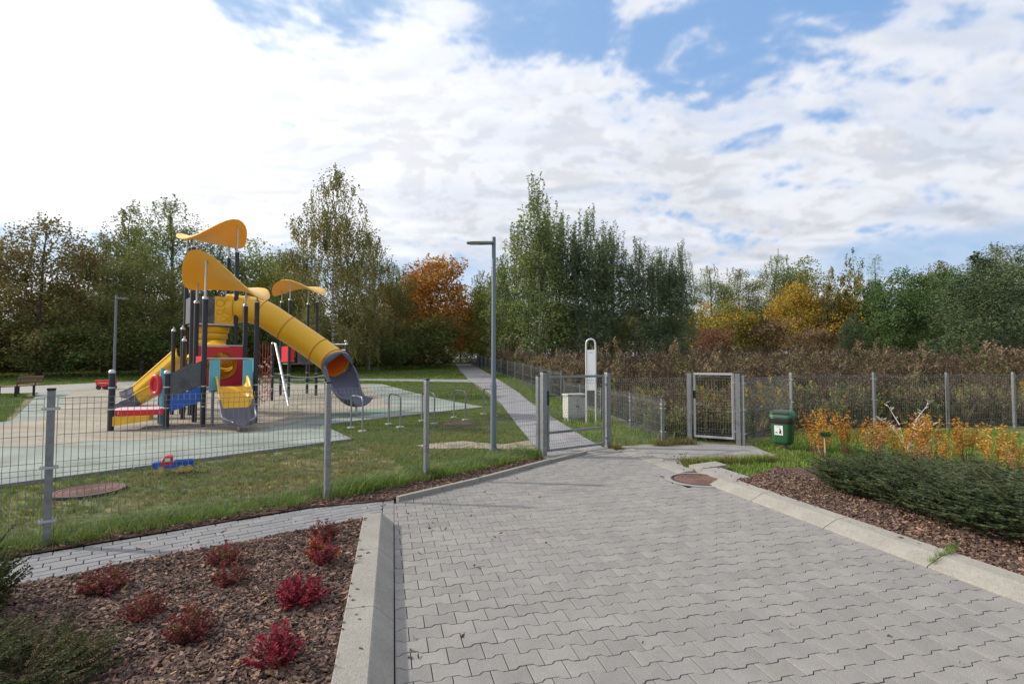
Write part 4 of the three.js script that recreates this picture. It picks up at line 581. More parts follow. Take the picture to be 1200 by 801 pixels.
  for (const [x, z, y] of [[-8.9, -22.9, 0.7], [-8.3, -23.4, 0.95], [-7.9, -22.6, 0.55], [-7.5, -22.5, 0.8]]) { const d = part(P, 'balance_disc', new THREE.CylinderGeometry(0.2, 0.17, 0.05, 18).translate(x, y + 0.1, z), blackRubber); part(d, 'hanger', bar(V(x, y + 0.1, z), V(x, 2.35, z), 0.012), ropeMat); }
  for (const y of [0.75, 1.05]) part(P, 'rope', tube([V(-9.75, y + 0.1, -21.2), V(-8.6, y - 0.1, -22.0), V(-7.0, y + 0.2, -22.0)], 0.014, 20, 5), steelMat);
  { const net = [], A = V(-8.1, 0, -16.5), B = V(-9.75, 0, -21.2); for (let i = 0; i <= 6; i++) { const p = V().lerpVectors(A, B, i / 6); net.push(tube([V(p.x, 0.15, p.z), V(p.x, 1.1, p.z), V(p.x, 2.3, p.z)], 0.012, 6, 5)); } for (const y of [0.35, 0.85, 1.35, 1.85]) net.push(tube([V(A.x, y + 0.2, A.z), V(-8.9, y - 0.15, -18.8), V(B.x, y + 0.1, B.z)], 0.012, 16, 5)); part(P, 'climbing_net', merge(net), ropeMat); for (let i = 0; i < 7; i++) for (const y of [0.5, 1.0, 1.5]) { const p = V().lerpVectors(A, B, (i + 0.3) / 7); part(P, 'net_knob', new THREE.SphereGeometry(0.045, 10, 8).translate(p.x, y + 0.1 * Math.sin(i * 2 + y), p.z), std(0.5, 0.3, 0.28, 0.6)); } }
}
// ---------------------------------------------------------------- vegetation
function leafMat(o = {}) { return new THREE.MeshPhysicalMaterial({ color: 0xffffff, vertexColors: true, roughness: 0.85, side: THREE.DoubleSide, transmission: 0.42, thickness: 0, specularIntensity: 0.25, ...o }); }
const leafM = leafMat(), needleM = leafMat({ transmission: 0.15 });
// collects leaves: four-cornered faces, slightly folded along the midrib
class Leaves {
  constructor() { this.p = []; this.c = []; this.n = []; }
  add(x, y, z, dx, dy, dz, len, wid, col, R, droop = 0) {
    let l = Math.hypot(dx, dy, dz) || 1; dx /= l; dy /= l; dz /= l; const ax = R() - 0.5, ay = R() - 0.5, az = R() - 0.5; let sx = dy * az - dz * ay, sy = dz * ax - dx * az, sz = dx * ay - dy * ax; l = Math.hypot(sx, sy, sz) || 1; sx *= wid / l / 2; sy *= wid / l / 2; sz *= wid / l / 2;
    const mx = x + dx * len * 0.45, my = y + dy * len * 0.45, mz = z + dz * len * 0.45, ex = x + dx * len, ey = y + dy * len - droop * len, ez = z + dz * len;
    const A = [x, y, z], B = [mx + sx, my + sy, mz + sz], C = [ex, ey, ez], D = [mx - sx, my - sy, mz - sz]; this.p.push(...A, ...B, ...C, ...A, ...C, ...D); for (let i = 0; i < 6; i++) this.c.push(col[0], col[1], col[2]);
  }
  geo() { const g = new THREE.BufferGeometry(); g.setAttribute('position', new THREE.Float32BufferAttribute(this.p, 3)); g.setAttribute('color', new THREE.Float32BufferAttribute(this.c, 3)); g.computeVertexNormals(); return g; }
}
class Wood {
  constructor() { this.l = []; }
  limb(pts, r0, r1, seg = 6) { const c = new THREE.CatmullRomCurve3(pts), n = Math.max(3, pts.length * 2), fr = c.computeFrenetFrames(n, false), pos = [], idx = [], uv = []; for (let i = 0; i <= n; i++) { const t = i / n, p = c.getPoint(t), r = mixf(r0, r1, Math.pow(t, 0.8)); for (let k = 0; k < seg; k++) { const a = k / seg * 6.2832, N = fr.normals[i], B = fr.binormals[i]; pos.push(p.x + (N.x * Math.cos(a) + B.x * Math.sin(a)) * r, p.y + (N.y * Math.cos(a) + B.y * Math.sin(a)) * r, p.z + (N.z * Math.cos(a) + B.z * Math.sin(a)) * r); uv.push(k / seg * 0.6, p.y); } } for (let i = 0; i < n; i++) for (let k = 0; k < seg; k++) { const a = i * seg + k, b = i * seg + (k + 1) % seg; idx.push(a, a + seg, b, b, a + seg, b + seg); } const g = new THREE.BufferGeometry(); g.setAttribute('position', new THREE.Float32BufferAttribute(pos, 3)); g.setAttribute('uv', new THREE.Float32BufferAttribute(uv, 2)); g.setIndex(idx); g.computeVertexNormals(); this.l.push(g); return c; }
  geo() { return merge(this.l); }
}
const darkBark = std(0.085, 0.07, 0.055, 0.95), greyBark = std(0.19, 0.18, 0.155, 0.95);
const birchBark = std(1, 1, 1, 0.8, 0, { map: tex(256, (u, v, x, y) => { const c = fbm(u * 4, v * 22, 4, 5, 4), k = sm(0.60, 0.68, c); const l = 0.78 - 0.62 * k + (hash2(x, y, 2) - 0.5) * 0.06; return [l, l * 0.97, l * 0.92]; }, true, 1.5) });
const pick = (R, cols) => cols[Math.floor(R() * cols.length)];
function tint(R, c, v = 0.25) { const k = 1 + (R() - 0.5) * 2 * v, h = (R() - 0.5) * 0.16; return [c[0] * k * (1 + h), c[1] * k, c[2] * k * (1 - h)]; }
/* tree(): H height, W crown half-width, base of crown, env(t) half-width along the crown (t 0 bottom .. 1 top), n twig clumps of m leaves */
function treeGeo(seed, o) {
  const R = rng(seed), L = new Leaves(), Wd = new Wood(), H = o.H, stems = o.stems || [[0, 0, 1, 0, 0]];
  stems.forEach(([sx, sz, hs, lx, lz], si) => {
    const h = H * hs, cb = o.base * h, W = o.W * (o.stemW || 1) * Math.sqrt(hs), tr = (o.trunk || 0.018) * h;
    const sway = (t) => V(sx + lx * t * h + (fbm(t * 3 + si * 7, seed, 3, 3) - 0.5) * h * 0.07 * t, t * h, sz + lz * t * h + (fbm(t * 3 + si * 7, seed + 50, 3, 8) - 0.5) * h * 0.07 * t);
    const tp = []; for (let i = 0; i <= 9; i++) tp.push(sway(i / 9 * 0.97)); tp[0].y = -0.3; const trunk = Wd.limb(tp, tr, tr * 0.08, 8);
    const clumps = [], nl = o.limbs || 16;
    const limbs = []; for (let i = 0; i < nl; i++) { const t = mixf(0.0, 0.9, (i + R() * 0.8) / nl), y0 = cb * 0.9 + (h - cb) * t * (o.reach ?? 0.82), a = i * 2.399 + R() * 0.9, w = W * o.env(Math.min(1, (y0 - cb * 0.9) / (h - cb) + 0.12)) * (0.7 + R() * 0.35), rise = (o.rise ?? 0.5) * w * (0.6 + R() * 0.7), p0 = sway(Math.min(0.96, y0 / h)), e = V(p0.x + Math.cos(a) * w, p0.y + rise - (o.hang || 0) * w * 0.3, p0.z + Math.sin(a) * w), m = V().lerpVectors(p0, e, 0.5).add(V((R() - 0.5) * w * 0.2, rise * (o.arch ?? 0.15), (R() - 0.5) * w * 0.2)), r = tr * 0.34 * (1 - t * 0.6); Wd.limb([p0, m, e], r, r * 0.18, 5); limbs.push(new THREE.CatmullRomCurve3([p0, m, e])); }
    const nc = Math.round(o.n * hs / (stems.length > 1 ? stems.length * 0.5 : 1));
    for (let i = 0; i < nc; i++) {
      let p; if (R() < (o.onLimb ?? 0.72)) { const c = limbs[Math.floor(R() * limbs.length)], t = 0.28 + 0.72 * Math.sqrt(R()); p = c.getPoint(t); const k = (o.side ?? 0.30) * W * (0.4 + 0.7 * R()); const a = R() * 6.283, b = (R() - 0.35) * 1.6; p.add(V(Math.cos(a) * k * Math.cos(b), Math.sin(b) * k, Math.sin(a) * k * Math.cos(b))); if (R() < 0.25) { const b0 = c.getPoint(Math.max(0, t - 0.12)); Wd.limb([b0, V().lerpVectors(b0, p, 0.5).add(V(0, 0.08, 0)), p], tr * 0.07, tr * 0.02, 3); } }
      else { const t = Math.pow(R(), 0.85), a = R() * 6.283, w = W * o.env(t) * Math.sqrt(R()) * 0.95, c = sway(Math.min(1, (cb + (h - cb) * t) / h)); p = V(c.x + Math.cos(a) * w, c.y, c.z + Math.sin(a) * w); }
      clumps.push(p);
    }
    // leading shoots that fringe the top
    for (let i = 0; i < (o.shoots || 0); i++) { const a = R() * 6.283, t = 0.55 + 0.42 * R(), w = W * o.env(t) * R() * 0.9, c = sway(t), b = V(c.x + Math.cos(a) * w, cb + (h - cb) * t, c.z + Math.sin(a) * w), len = (o.shootLen || 1.6) * (0.6 + R() * 0.7), e = V(b.x + (R() - 0.5) * 0.5, b.y + len, b.z + (R() - 0.5) * 0.5); Wd.limb([b, V().lerpVectors(b, e, 0.5), e], 0.025, 0.008, 3); for (let k = 0; k < 26; k++) { const q = V().lerpVectors(b, e, Math.pow(k / 26, 0.8)), an = R() * 6.283; L.add(q.x, q.y, q.z, Math.cos(an), 0.5 * (R() - 0.2), Math.sin(an), o.leaf * (0.8 + R() * 0.5), o.leaf * 0.75, tint(R, pick(R, o.cols)), R); } }
    for (const p of clumps) {
      if (p.y < 0.2) continue; const col = pick(R, o.cols), cr = (o.clump || 0.55) * (0.65 + R() * 0.7), nm = Math.round(o.m * (0.6 + R() * 0.8));
      if (o.hang && R() < 0.75) { const len = o.hang * (0.5 + R()); for (let k = 0; k < nm; k++) { const t = k / nm; L.add(p.x + (R() - 0.5) * cr * 0.5, p.y - t * len, p.z + (R() - 0.5) * cr * 0.5, R() - 0.5, -0.7 - R() * 0.5, R() - 0.5, o.leaf * (0.7 + R() * 0.6), o.leaf * 0.7, tint(R, col), R); } continue; }
      for (let k = 0; k < nm; k++) { const u = R() * 2 - 1, a = R() * 6.283, s = Math.sqrt(1 - u * u), rr = cr * Math.cbrt(R()); const dx = s * Math.cos(a), dy = u, dz = s * Math.sin(a); L.add(p.x + dx * rr, p.y + dy * rr * (o.flatC || 0.8), p.z + dz * rr, dx + (R() - 0.5), dy * 0.5 + (R() - 0.6) * 0.9, dz + (R() - 0.5), o.leaf * (0.7 + R() * 0.6), o.leaf * (o.slim || 0.72), tint(R, col, o.vary || 0.22), R); }
    }
  });
  return { leaves: L.geo(), wood: Wd.geo() };
}
const oval = (t) => Math.pow(Math.max(0, Math.sin(Math.PI * Math.pow(Math.min(1, t * 0.96 + 0.04), 0.8))), 0.7), cone = (t) => Math.pow(1 - t, 0.75) * (0.35 + 0.65 * sm(0, 0.12, t)) + 0.03, dome = (t) => Math.sqrt(Math.max(0, 1 - Math.pow(t, 2.4))) * (0.55 + 0.45 * sm(0, 0.2, t)), column = (t) => 0.75 * Math.pow(Math.max(0, Math.sin(Math.PI * (0.12 + 0.86 * t))), 0.6) + 0.1;
const OLIVE = [[0.183, 0.207, 0.059], [0.147, 0.183, 0.053], [0.230, 0.230, 0.071], [0.207, 0.177, 0.066]], RUSTY = [[0.196, 0.170, 0.057], [0.158, 0.152, 0.053], [0.262, 0.178, 0.063]], GREEN = [[0.144, 0.223, 0.056], [0.184, 0.258, 0.074], [0.123, 0.189, 0.053]], LIME = [[0.276, 0.310, 0.069], [0.218, 0.265, 0.064], [0.345, 0.310, 0.074], [0.172, 0.218, 0.057]], BIRCH = [[0.235, 0.215, 0.07], [0.18, 0.18, 0.065], [0.30, 0.25, 0.075], [0.14, 0.15, 0.055]], ORANGE = [[0.46, 0.20, 0.032], [0.52, 0.26, 0.04], [0.36, 0.145, 0.028], [0.56, 0.31, 0.05], [0.28, 0.17, 0.038]], POPLAR = [[0.193, 0.264, 0.126], [0.158, 0.220, 0.106], [0.254, 0.311, 0.158], [0.212, 0.264, 0.098]], POPLARG = [[0.246, 0.305, 0.087], [0.202, 0.254, 0.081], [0.290, 0.333, 0.093], [0.160, 0.209, 0.076]], YELLOW = [[0.513, 0.319, 0.039], [0.389, 0.265, 0.039], [0.590, 0.404, 0.047], [0.265, 0.217, 0.040]], RED = [[0.240, 0.075, 0.045], [0.180, 0.068, 0.045], [0.270, 0.112, 0.053]], OAK = [[0.094, 0.162, 0.047], [0.120, 0.195, 0.055], [0.078, 0.131, 0.041]], PINE = [[0.082, 0.122, 0.058], [0.105, 0.145, 0.07], [0.066, 0.10, 0.048], [0.12, 0.14, 0.06]], BROWN = [[0.248, 0.157, 0.083], [0.182, 0.116, 0.069], [0.314, 0.207, 0.099]];
const KIND = {
  olive: { H: 15, W: 4.6, base: 0.10, env: dome, n: 620, m: 26, leaf: 0.21, cols: OLIVE, limbs: 22, clump: 0.75, shoots: 14 },
  rusty: { H: 13, W: 4.8, base: 0.06, env: dome, n: 640, m: 26, leaf: 0.20, cols: RUSTY, limbs: 22, clump: 0.75, shoots: 16 },
  tall: { H: 16, W: 3.2, base: 0.20, env: oval, n: 380, m: 24, leaf: 0.20, cols: OLIVE, limbs: 20, clump: 0.65, shoots: 18, shootLen: 1.5 },
  willow: { H: 15, W: 4.0, base: 0.08, env: dome, n: 640, m: 26, leaf: 0.20, cols: GREEN.concat(OLIVE), limbs: 24, clump: 0.7, shoots: 26, slim: 0.45, rise: 0.8 },
  lime: { H: 11, W: 3.6, base: 0.06, env: dome, n: 520, m: 24, leaf: 0.19, cols: LIME, limbs: 20, clump: 0.65, shoots: 16, rise: 0.7 },
  birch: { H: 16, W: 4.5, base: 0.10, env: oval, n: 1150, m: 22, leaf: 0.16, cols: BIRCH, limbs: 26, clump: 0.6, hang: 1.3, bark: birchBark, trunk: 0.010, rise: 0.55, arch: 0.3, side: 0.25, shoots: 6, shootLen: 1.0 },
  slimBirch: { H: 12, W: 1.3, base: 0.35, env: oval, n: 150, m: 20, leaf: 0.18, cols: BIRCH, limbs: 14, clump: 0.5, hang: 0.9, bark: birchBark, trunk: 0.011, rise: 0.6 },
  orange: { H: 11, W: 4.2, base: 0.06, env: dome, n: 620, m: 27, leaf: 0.22, cols: ORANGE, limbs: 22, clump: 0.7, shoots: 18, rise: 0.7 },
  poplar: { H: 15, W: 3.4, base: 0.04, env: dome, n: 270, m: 22, leaf: 0.19, cols: POPLAR, limbs: 26, clump: 0.55, shoots: 54, shootLen: 2.6, rise: 1.3, arch: -0.1, bark: greyBark, trunk: 0.011, stems: [[0, 0, 1, 0, 0], [0.8, 0.5, 0.86, 0.05, 0.02], [-0.9, 0.2, 0.8, -0.06, 0.0]], stemW: 0.72 },
  poplarGreen: { H: 15, W: 3.4, base: 0.04, env: dome, n: 300, m: 22, leaf: 0.19, cols: POPLARG, limbs: 26, clump: 0.55, shoots: 50, shootLen: 2.4, rise: 1.2, arch: -0.1, bark: greyBark, trunk: 0.010, stems: [[0, 0, 1, 0, 0], [0.9, 0.3, 0.84, 0.05, 0.02], [-0.8, 0.4, 0.74, -0.05, 0.0]], stemW: 0.72 },
  yellow: { H: 9, W: 3.6, base: 0.05, env: dome, n: 560, m: 25, leaf: 0.21, cols: YELLOW, limbs: 20, clump: 0.65, shoots: 16, rise: 0.7 },
  oak: { H: 11, W: 4.6, base: 0.05, env: dome, n: 700, m: 27, leaf: 0.22, cols: OAK, limbs: 22, clump: 0.75, shoots: 6 },
  pine: { H: 10, W: 3.6, base: 0.03, env: (t) => Math.pow(1 - t, 0.6) * 0.98 + 0.06, n: 620, m: 34, leaf: 0.27, slim: 0.22, cols: PINE, limbs: 26, clump: 0.5, rise: 0.42, mat: 'needle', shoots: 10, shootLen: 0.8 },
  spruce: { H: 12, W: 2.3, base: 0.03, env: cone, n: 520, m: 34, leaf: 0.24, slim: 0.14, cols: OAK, limbs: 34, clump: 0.42, rise: -0.08, arch: 0.1, mat: 'needle', onLimb: 0.9, side: 0.18 },
  shrubYellow: { H: 4.2, W: 2.6, base: 0.02, env: dome, n: 260, m: 24, leaf: 0.17, cols: YELLOW.concat(LIME), limbs: 16, clump: 0.5, shoots: 16, shootLen: 0.9, rise: 0.9 },
  shrubRed: { H: 3.6, W: 2.4, base: 0.02, env: dome, n: 240, m: 22, leaf: 0.16, cols: RED.concat(BROWN), limbs: 16, clump: 0.5, shoots: 18, shootLen: 0.9, rise: 0.9 },
  shrubBrown: { H: 4, W: 2.6, base: 0.02, env: dome, n: 230, m: 20, leaf: 0.15, cols: BROWN.concat([[0.10, 0.09, 0.035]]), limbs: 18, clump: 0.5, shoots: 22, shootLen: 1.0, rise: 0.9 },
  shrubGreen: { H: 4, W: 2.7, base: 0.01, env: dome, n: 260, m: 24, leaf: 0.17, cols: OLIVE.concat(GREEN), limbs: 16, clump: 0.55, shoots: 14, shootLen: 0.8, rise: 0.9 },
};
const treeCache = {};
function treeOf(kind, variant) { return treeCache[kind + variant] ??= treeGeo(1000 + kind.length * 77 + kind.charCodeAt(0) * 13 + variant * 991, KIND[kind]); }
function plant(name, label, category, group, kind, variant, x, z, H, widen = 1, turn = 0) {
  const k = KIND[kind], g = treeOf(kind, variant), s = H / k.H, t = thing(name, label, category, [x, gy(x, z) - 0.05, z], group); t.rotation.y = turn; t.scale.set(s * widen, s, s * widen);
  lpart(t, category === 'shrub' ? 'stems' : 'trunk', g.wood, k.bark || darkBark); lpart(t, category === 'shrub' ? 'foliage' : 'crown', g.leaves, k.mat === 'needle' ? needleM : leafM); return t;
}
{
  const L = 'trees behind the playground', M = 'poplars beyond the path fence', F = 'trees beyond the weed meadow', T = (n, l, g, ...a) => plant(n, l, 'tree', g, ...a), S = (n, l, g, ...a) => plant(n, l, 'shrub', g, ...a);
  // from the drive looking to the trees: [distance ahead, sideways] worked out in metres
  T('broadleaf_tree', 'dark brownish broadleaf tree behind the bench', L, 'rusty', 0, -39.5, -38, 10.6, 1.15, 0.3);
  T('broadleaf_tree', 'round dark olive tree beside the bench', L, 'rusty', 1, -33.6, -37, 11.2, 1.05, 2.0);
  T('broadleaf_tree', 'olive tree between the bench and the thin lamp post', L, 'olive', 0, -33.0, -42, 11.0, 1.15, 4.0);
  T('broadleaf_tree', 'tall loose-topped tree rising over its darker neighbours by the thin lamp', L, 'tall', 0, -36.5, -49, 15.2, 1.15, 1.0);
  T('broadleaf_tree', 'dense dark tree straight behind the thin lamp post', L, 'olive', 1, -27.0, -38, 9.4, 1.15, 5.0);
  T('willow_tree', 'tall feathery green tree behind the step platform', L, 'willow', 0, -29.3, -44.5, 14.4, 1.1, 0.6);
  T('willow_tree', 'green tree straight behind the highest yellow roof', L, 'willow', 1, -27.0, -47.5, 12.0, 1.15, 3.4);
  T('broadleaf_tree', 'pale loose green tree between the high roof and the birch', L, 'lime', 0, -24.6, -50.5, 12.2, 1.0, 2.2);
  T('broadleaf_tree', 'yellow green tree at the foot of the tall birch', L, 'lime', 1, -20.6, -46, 9.8, 1.15, 4.4);
  T('broadleaf_tree', 'dark green tree behind the yellow roof of the rear tower', L, 'olive', 0, -24.0, -57, 12.4, 1.1, 0.9);
  T('birch_tree', 'tall weeping birch with a pale trunk behind the tube slide', L, 'birch', 0, -13.9, -40.5, 16.2, 1.0, 0.4);
  T('birch_tree', 'smaller birch leaning on the tall birch', L, 'birch', 1, -12.9, -47, 12.6, 1.0, 2.4);
  T('broadleaf_tree', 'green tree between the birch and the orange tree', L, 'willow', 0, -11.2, -50, 9.6, 1.0, 5.2);
  T('broadleaf_tree', 'dark tree half hidden behind the orange tree', L, 'olive', 1, -12.2, -62, 10.6, 1.1, 1.3);
  T('autumn_tree', 'bright orange autumn tree at the end of the path', L, 'orange', 0, -8.6, -54, 11.2, 1.28, 0.0);
  T('broadleaf_tree', 'thin pale tree between the orange tree and the slim lamp', L, 'tall', 1, -3.6, -60, 10.4, 1.0, 2.0);
  T('broadleaf_tree', 'green tree right behind the slim lamp post', L, 'lime', 0, -1.9, -54, 9.6, 1.0, 3.0);
  T('poplar_tree', 'poplar with lighter green leaves beside the slim lamp', M, 'poplarGreen', 0, 0.2, -45, 11.6, 1.2, 0.2);
  T('poplar_tree', 'tallest poplar, its tips standing over all the others', M, 'poplarGreen', 1, 2.0, -42.5, 14.8, 1.1, 1.4);
  T('poplar_tree', 'grey green poplar next to the tallest one', M, 'poplar', 0, 4.1, -45, 12.6, 1.25, 2.6);
  T('poplar_tree', 'dark poplar in the middle of the clump behind the notice board', M, 'poplar', 1, 6.6, -44, 12.6, 1.2, 3.9);
  T('poplar_tree', 'dark bushy poplar behind the clump of taller ones', M, 'poplar', 0, 9.0, -46.5, 11.8, 1.3, 5.1);
  T('poplar_tree', 'dark poplar with ragged top where the clump gets lower', M, 'poplar', 1, 11.0, -45, 10.4, 1.3, 0.8);
  T('poplar_tree', 'lower grey green poplar next to last in the clump', M, 'poplar', 0, 13.2, -46.5, 10.0, 1.3, 1.9);
  T('poplar_tree', 'low poplar at the end of the clump by the yellow bushes', M, 'poplar', 1, 15.2, -46.5, 10.4, 1.0, 4.2);
  T('broadleaf_tree', 'far dark green tree just past the end of the poplars', F, 'willow', 0, 29.2, -76, 13.4, 1.0, 0.0);
  T('broadleaf_tree', 'far rounded green tree above the yellow bushes', F, 'olive', 1, 35.0, -80, 13.9, 1.0, 1.0);
  T('broadleaf_tree', 'far tall green tree behind the yellow autumn tree', F, 'willow', 1, 42.8, -84, 16.5, 1.0, 2.5);
  T('broadleaf_tree', 'far pale green tree above the yellow autumn tree', F, 'lime', 0, 48.0, -86, 16.6, 1.05, 3.2);
  T('autumn_tree', 'yellow and orange autumn tree beside the white birch trunks', F, 'yellow', 0, 31.5, -58, 8.8, 1.0, 0.3);
  T('autumn_tree', 'smaller yellow tree under the white birch trunks', F, 'yellow', 1, 36.0, -57, 7.6, 1.0, 1.7);
  T('autumn_tree', 'orange yellow tree behind the small dark pine', F, 'yellow', 0, 39.5, -60, 7.2, 1.0, 4.0);
  T('birch_tree', 'slim birch with white trunk, leftmost of three standing together', F, 'slimBirch', 0, 33.6, -55.5, 9.0, 1.0, 0.0); 
  T('birch_tree', 'slim middle birch with white trunk among yellow trees', F, 'slimBirch', 1, 34.6, -55.8, 11.0, 1.0, 2.0);
  T('birch_tree', 'tallest slim birch with a white trunk beside the dark oak', F, 'slimBirch', 0, 36.4, -55.2, 12.9, 1.15, 4.0);
  T('spruce_tree', 'narrow dark spruce tip standing over the oak', F, 'spruce', 0, 47.2, -67, 14.0, 0.9, 0.5);
  T('oak_tree', 'broad dark green oak beyond the mesh fence', F, 'oak', 0, 38.8, -52, 9.6, 1.0, 0.0);
  T('oak_tree', 'second dark oak partly behind the pine', F, 'oak', 1, 49.0, -58, 10.6, 1.05, 2.2);
  T('pine_tree', 'small dark pine in front of the white birch trunks', F, 'pine', 1, 29.6, -45, 4.9, 0.9, 1.0);
  T('pine_tree', 'large blue green pine with drooping shoulders beyond the fence', F, 'pine', 0, 35.4, -39, 8.9, 1.15, 0.2);
  T('pine_tree', 'second pine behind the large blue green one', F, 'pine', 1, 42.5, -42.5, 10.4, 1.1, 2.9);
  T('broadleaf_tree', 'reddish thin tree top between the oak and the pine', F, 'rusty', 0, 52.0, -63, 12.0, 0.9, 2.0);
  T('broadleaf_tree', 'far green tree behind the two pines', F, 'olive', 0, 58.0, -62, 14.0, 1.0, 2.0);
  S('shrub', 'rust red bush next to the last poplar', 'bushes beyond the weed meadow', 'shrubRed', 0, 20.0, -52, 3.4, 1.0, 0);
  S('shrub', 'bright yellow bush beyond the brown weeds', 'bushes beyond the weed meadow', 'shrubYellow', 0, 23.6, -56, 5.4, 1.0, 1);
  S('shrub', 'brown leafless-looking bush beside the bright yellow bush', 'bushes beyond the weed meadow', 'shrubBrown', 0, 26.4, -54, 4.4, 1.1, 2);
  S('shrub', 'yellow green bush behind the rust red one', 'bushes beyond the weed meadow', 'shrubYellow', 1, 20.8, -60, 5.6, 1.1, 3);
  S('shrub', 'tawny bush under the yellow autumn tree', 'bushes beyond the weed meadow', 'shrubBrown', 1, 28.6, -50, 3.4, 1.1, 4);
  S('shrub', 'green bush closing the end of the long path', 'thicket at the path end', 'shrubGreen', 0, -6.4, -64.5, 5.2, 1.2, 1); S('shrub', 'yellowish bush beside the end of the long path', 'thicket at the path end', 'shrubYellow', 0, -3.4, -63, 4.6, 1.2, 2); S('shrub', 'dark bush behind the path end under the orange tree', 'thicket at the path end', 'shrubGreen', 1, -9.8, -65, 5.4, 1.3, 3);
  const R = rng(91), under = [[-41, -35], [-36.5, -35.8], [-31.5, -36.4], [-28.5, -37.5], [-25.4, -39.2], [-22.3, -41], [-19.5, -42], [-16.6, -43.4], [-10.5, -46.5], [-8.0, -49]];
  const tell = ['bench', 'bench and the red cart', 'thin lamp', 'step platform', 'twin slides', 'highest roof', 'middle roof', 'tall birch', 'exit of the tube slide', 'orange tree']; 
  under.forEach(([x, z], i) => S('shrub', `low green thicket bush behind the ${tell[i]}, under the trees`, 'thicket under the trees', 'shrubGreen', i % 2, x, z, 2.6 + R() * 1.6, 1.35, R() * 6));
}
// ---------------------------------------------------------------- low plants
const near = (x, z, m = 1.1) => z < -1.8 && Math.abs(x / z) < m;
const plantM = leafMat({ transmission: 0.3 });
function withColor(g, fn) { const p = g.attributes.position, c = new Float32Array(p.count * 3); for (let i = 0; i < p.count; i++) { const k = fn(p.getX(i), p.getY(i), p.getZ(i)); c[3 * i] = k[0]; c[3 * i + 1] = k[1]; c[3 * i + 2] = k[2]; } g.setAttribute('color', new THREE.BufferAttribute(c, 3)); return g; }
// thin three-sided stem added to a leaf collector
function stemTo(L, a, b, r, col) { const d = V().subVectors(b, a), s = V().crossVectors(d, V(0.3, 0.2, 1)).normalize().multiplyScalar(r), u = V().crossVectors(d, s).normalize().multiplyScalar(r), k = [s, u.clone().addScaledVector(s, -0.6), u.clone().multiplyScalar(-1).addScaledVector(s, -0.6)]; for (let i = 0; i < 3; i++) { const p = k[i], q = k[(i + 1) % 3]; for (const v of [V().addVectors(a, p), V().addVectors(a, q), b, ]) L.p.push(v.x, v.y, v.z); for (let j = 0; j < 3; j++) L.c.push(...col); } }
// grass tuft: a few bent blades
function tuftGeo(seed, n, h, spread, w) { const R = rng(seed), L = new Leaves(); for (let i = 0; i < n; i++) { const a = R() * 6.283, b = R() * 6.283, r = spread * Math.sqrt(R()), x = Math.cos(a) * r, z = Math.sin(a) * r, hh = h * (0.55 + R() * 0.6), lean = 0.25 + R() * 0.7, dx = Math.cos(b) * lean * hh, dz = Math.sin(b) * lean * hh, sx = -Math.sin(b) * w / 2, sz = Math.cos(b) * w / 2, k = 0.8 + R() * 0.4, c = [k, k, k]; const mx = x + dx * 0.4, mz = z + dz * 0.4, my = hh * 0.62; L.p.push(x - sx, 0, z - sz, x + sx, 0, z + sz, mx + sx * 0.8, my, mz + sz * 0.8, x - sx, 0, z - sz, mx + sx * 0.8, my, mz + sz * 0.8, mx - sx * 0.8, my, mz - sz * 0.8, mx - sx * 0.8, my, mz - sz * 0.8, mx + sx * 0.8, my, mz + sz * 0.8, x + dx, hh * 0.9, z + dz); for (let j = 0; j < 9; j++) L.c.push(...c); } return L.geo(); }
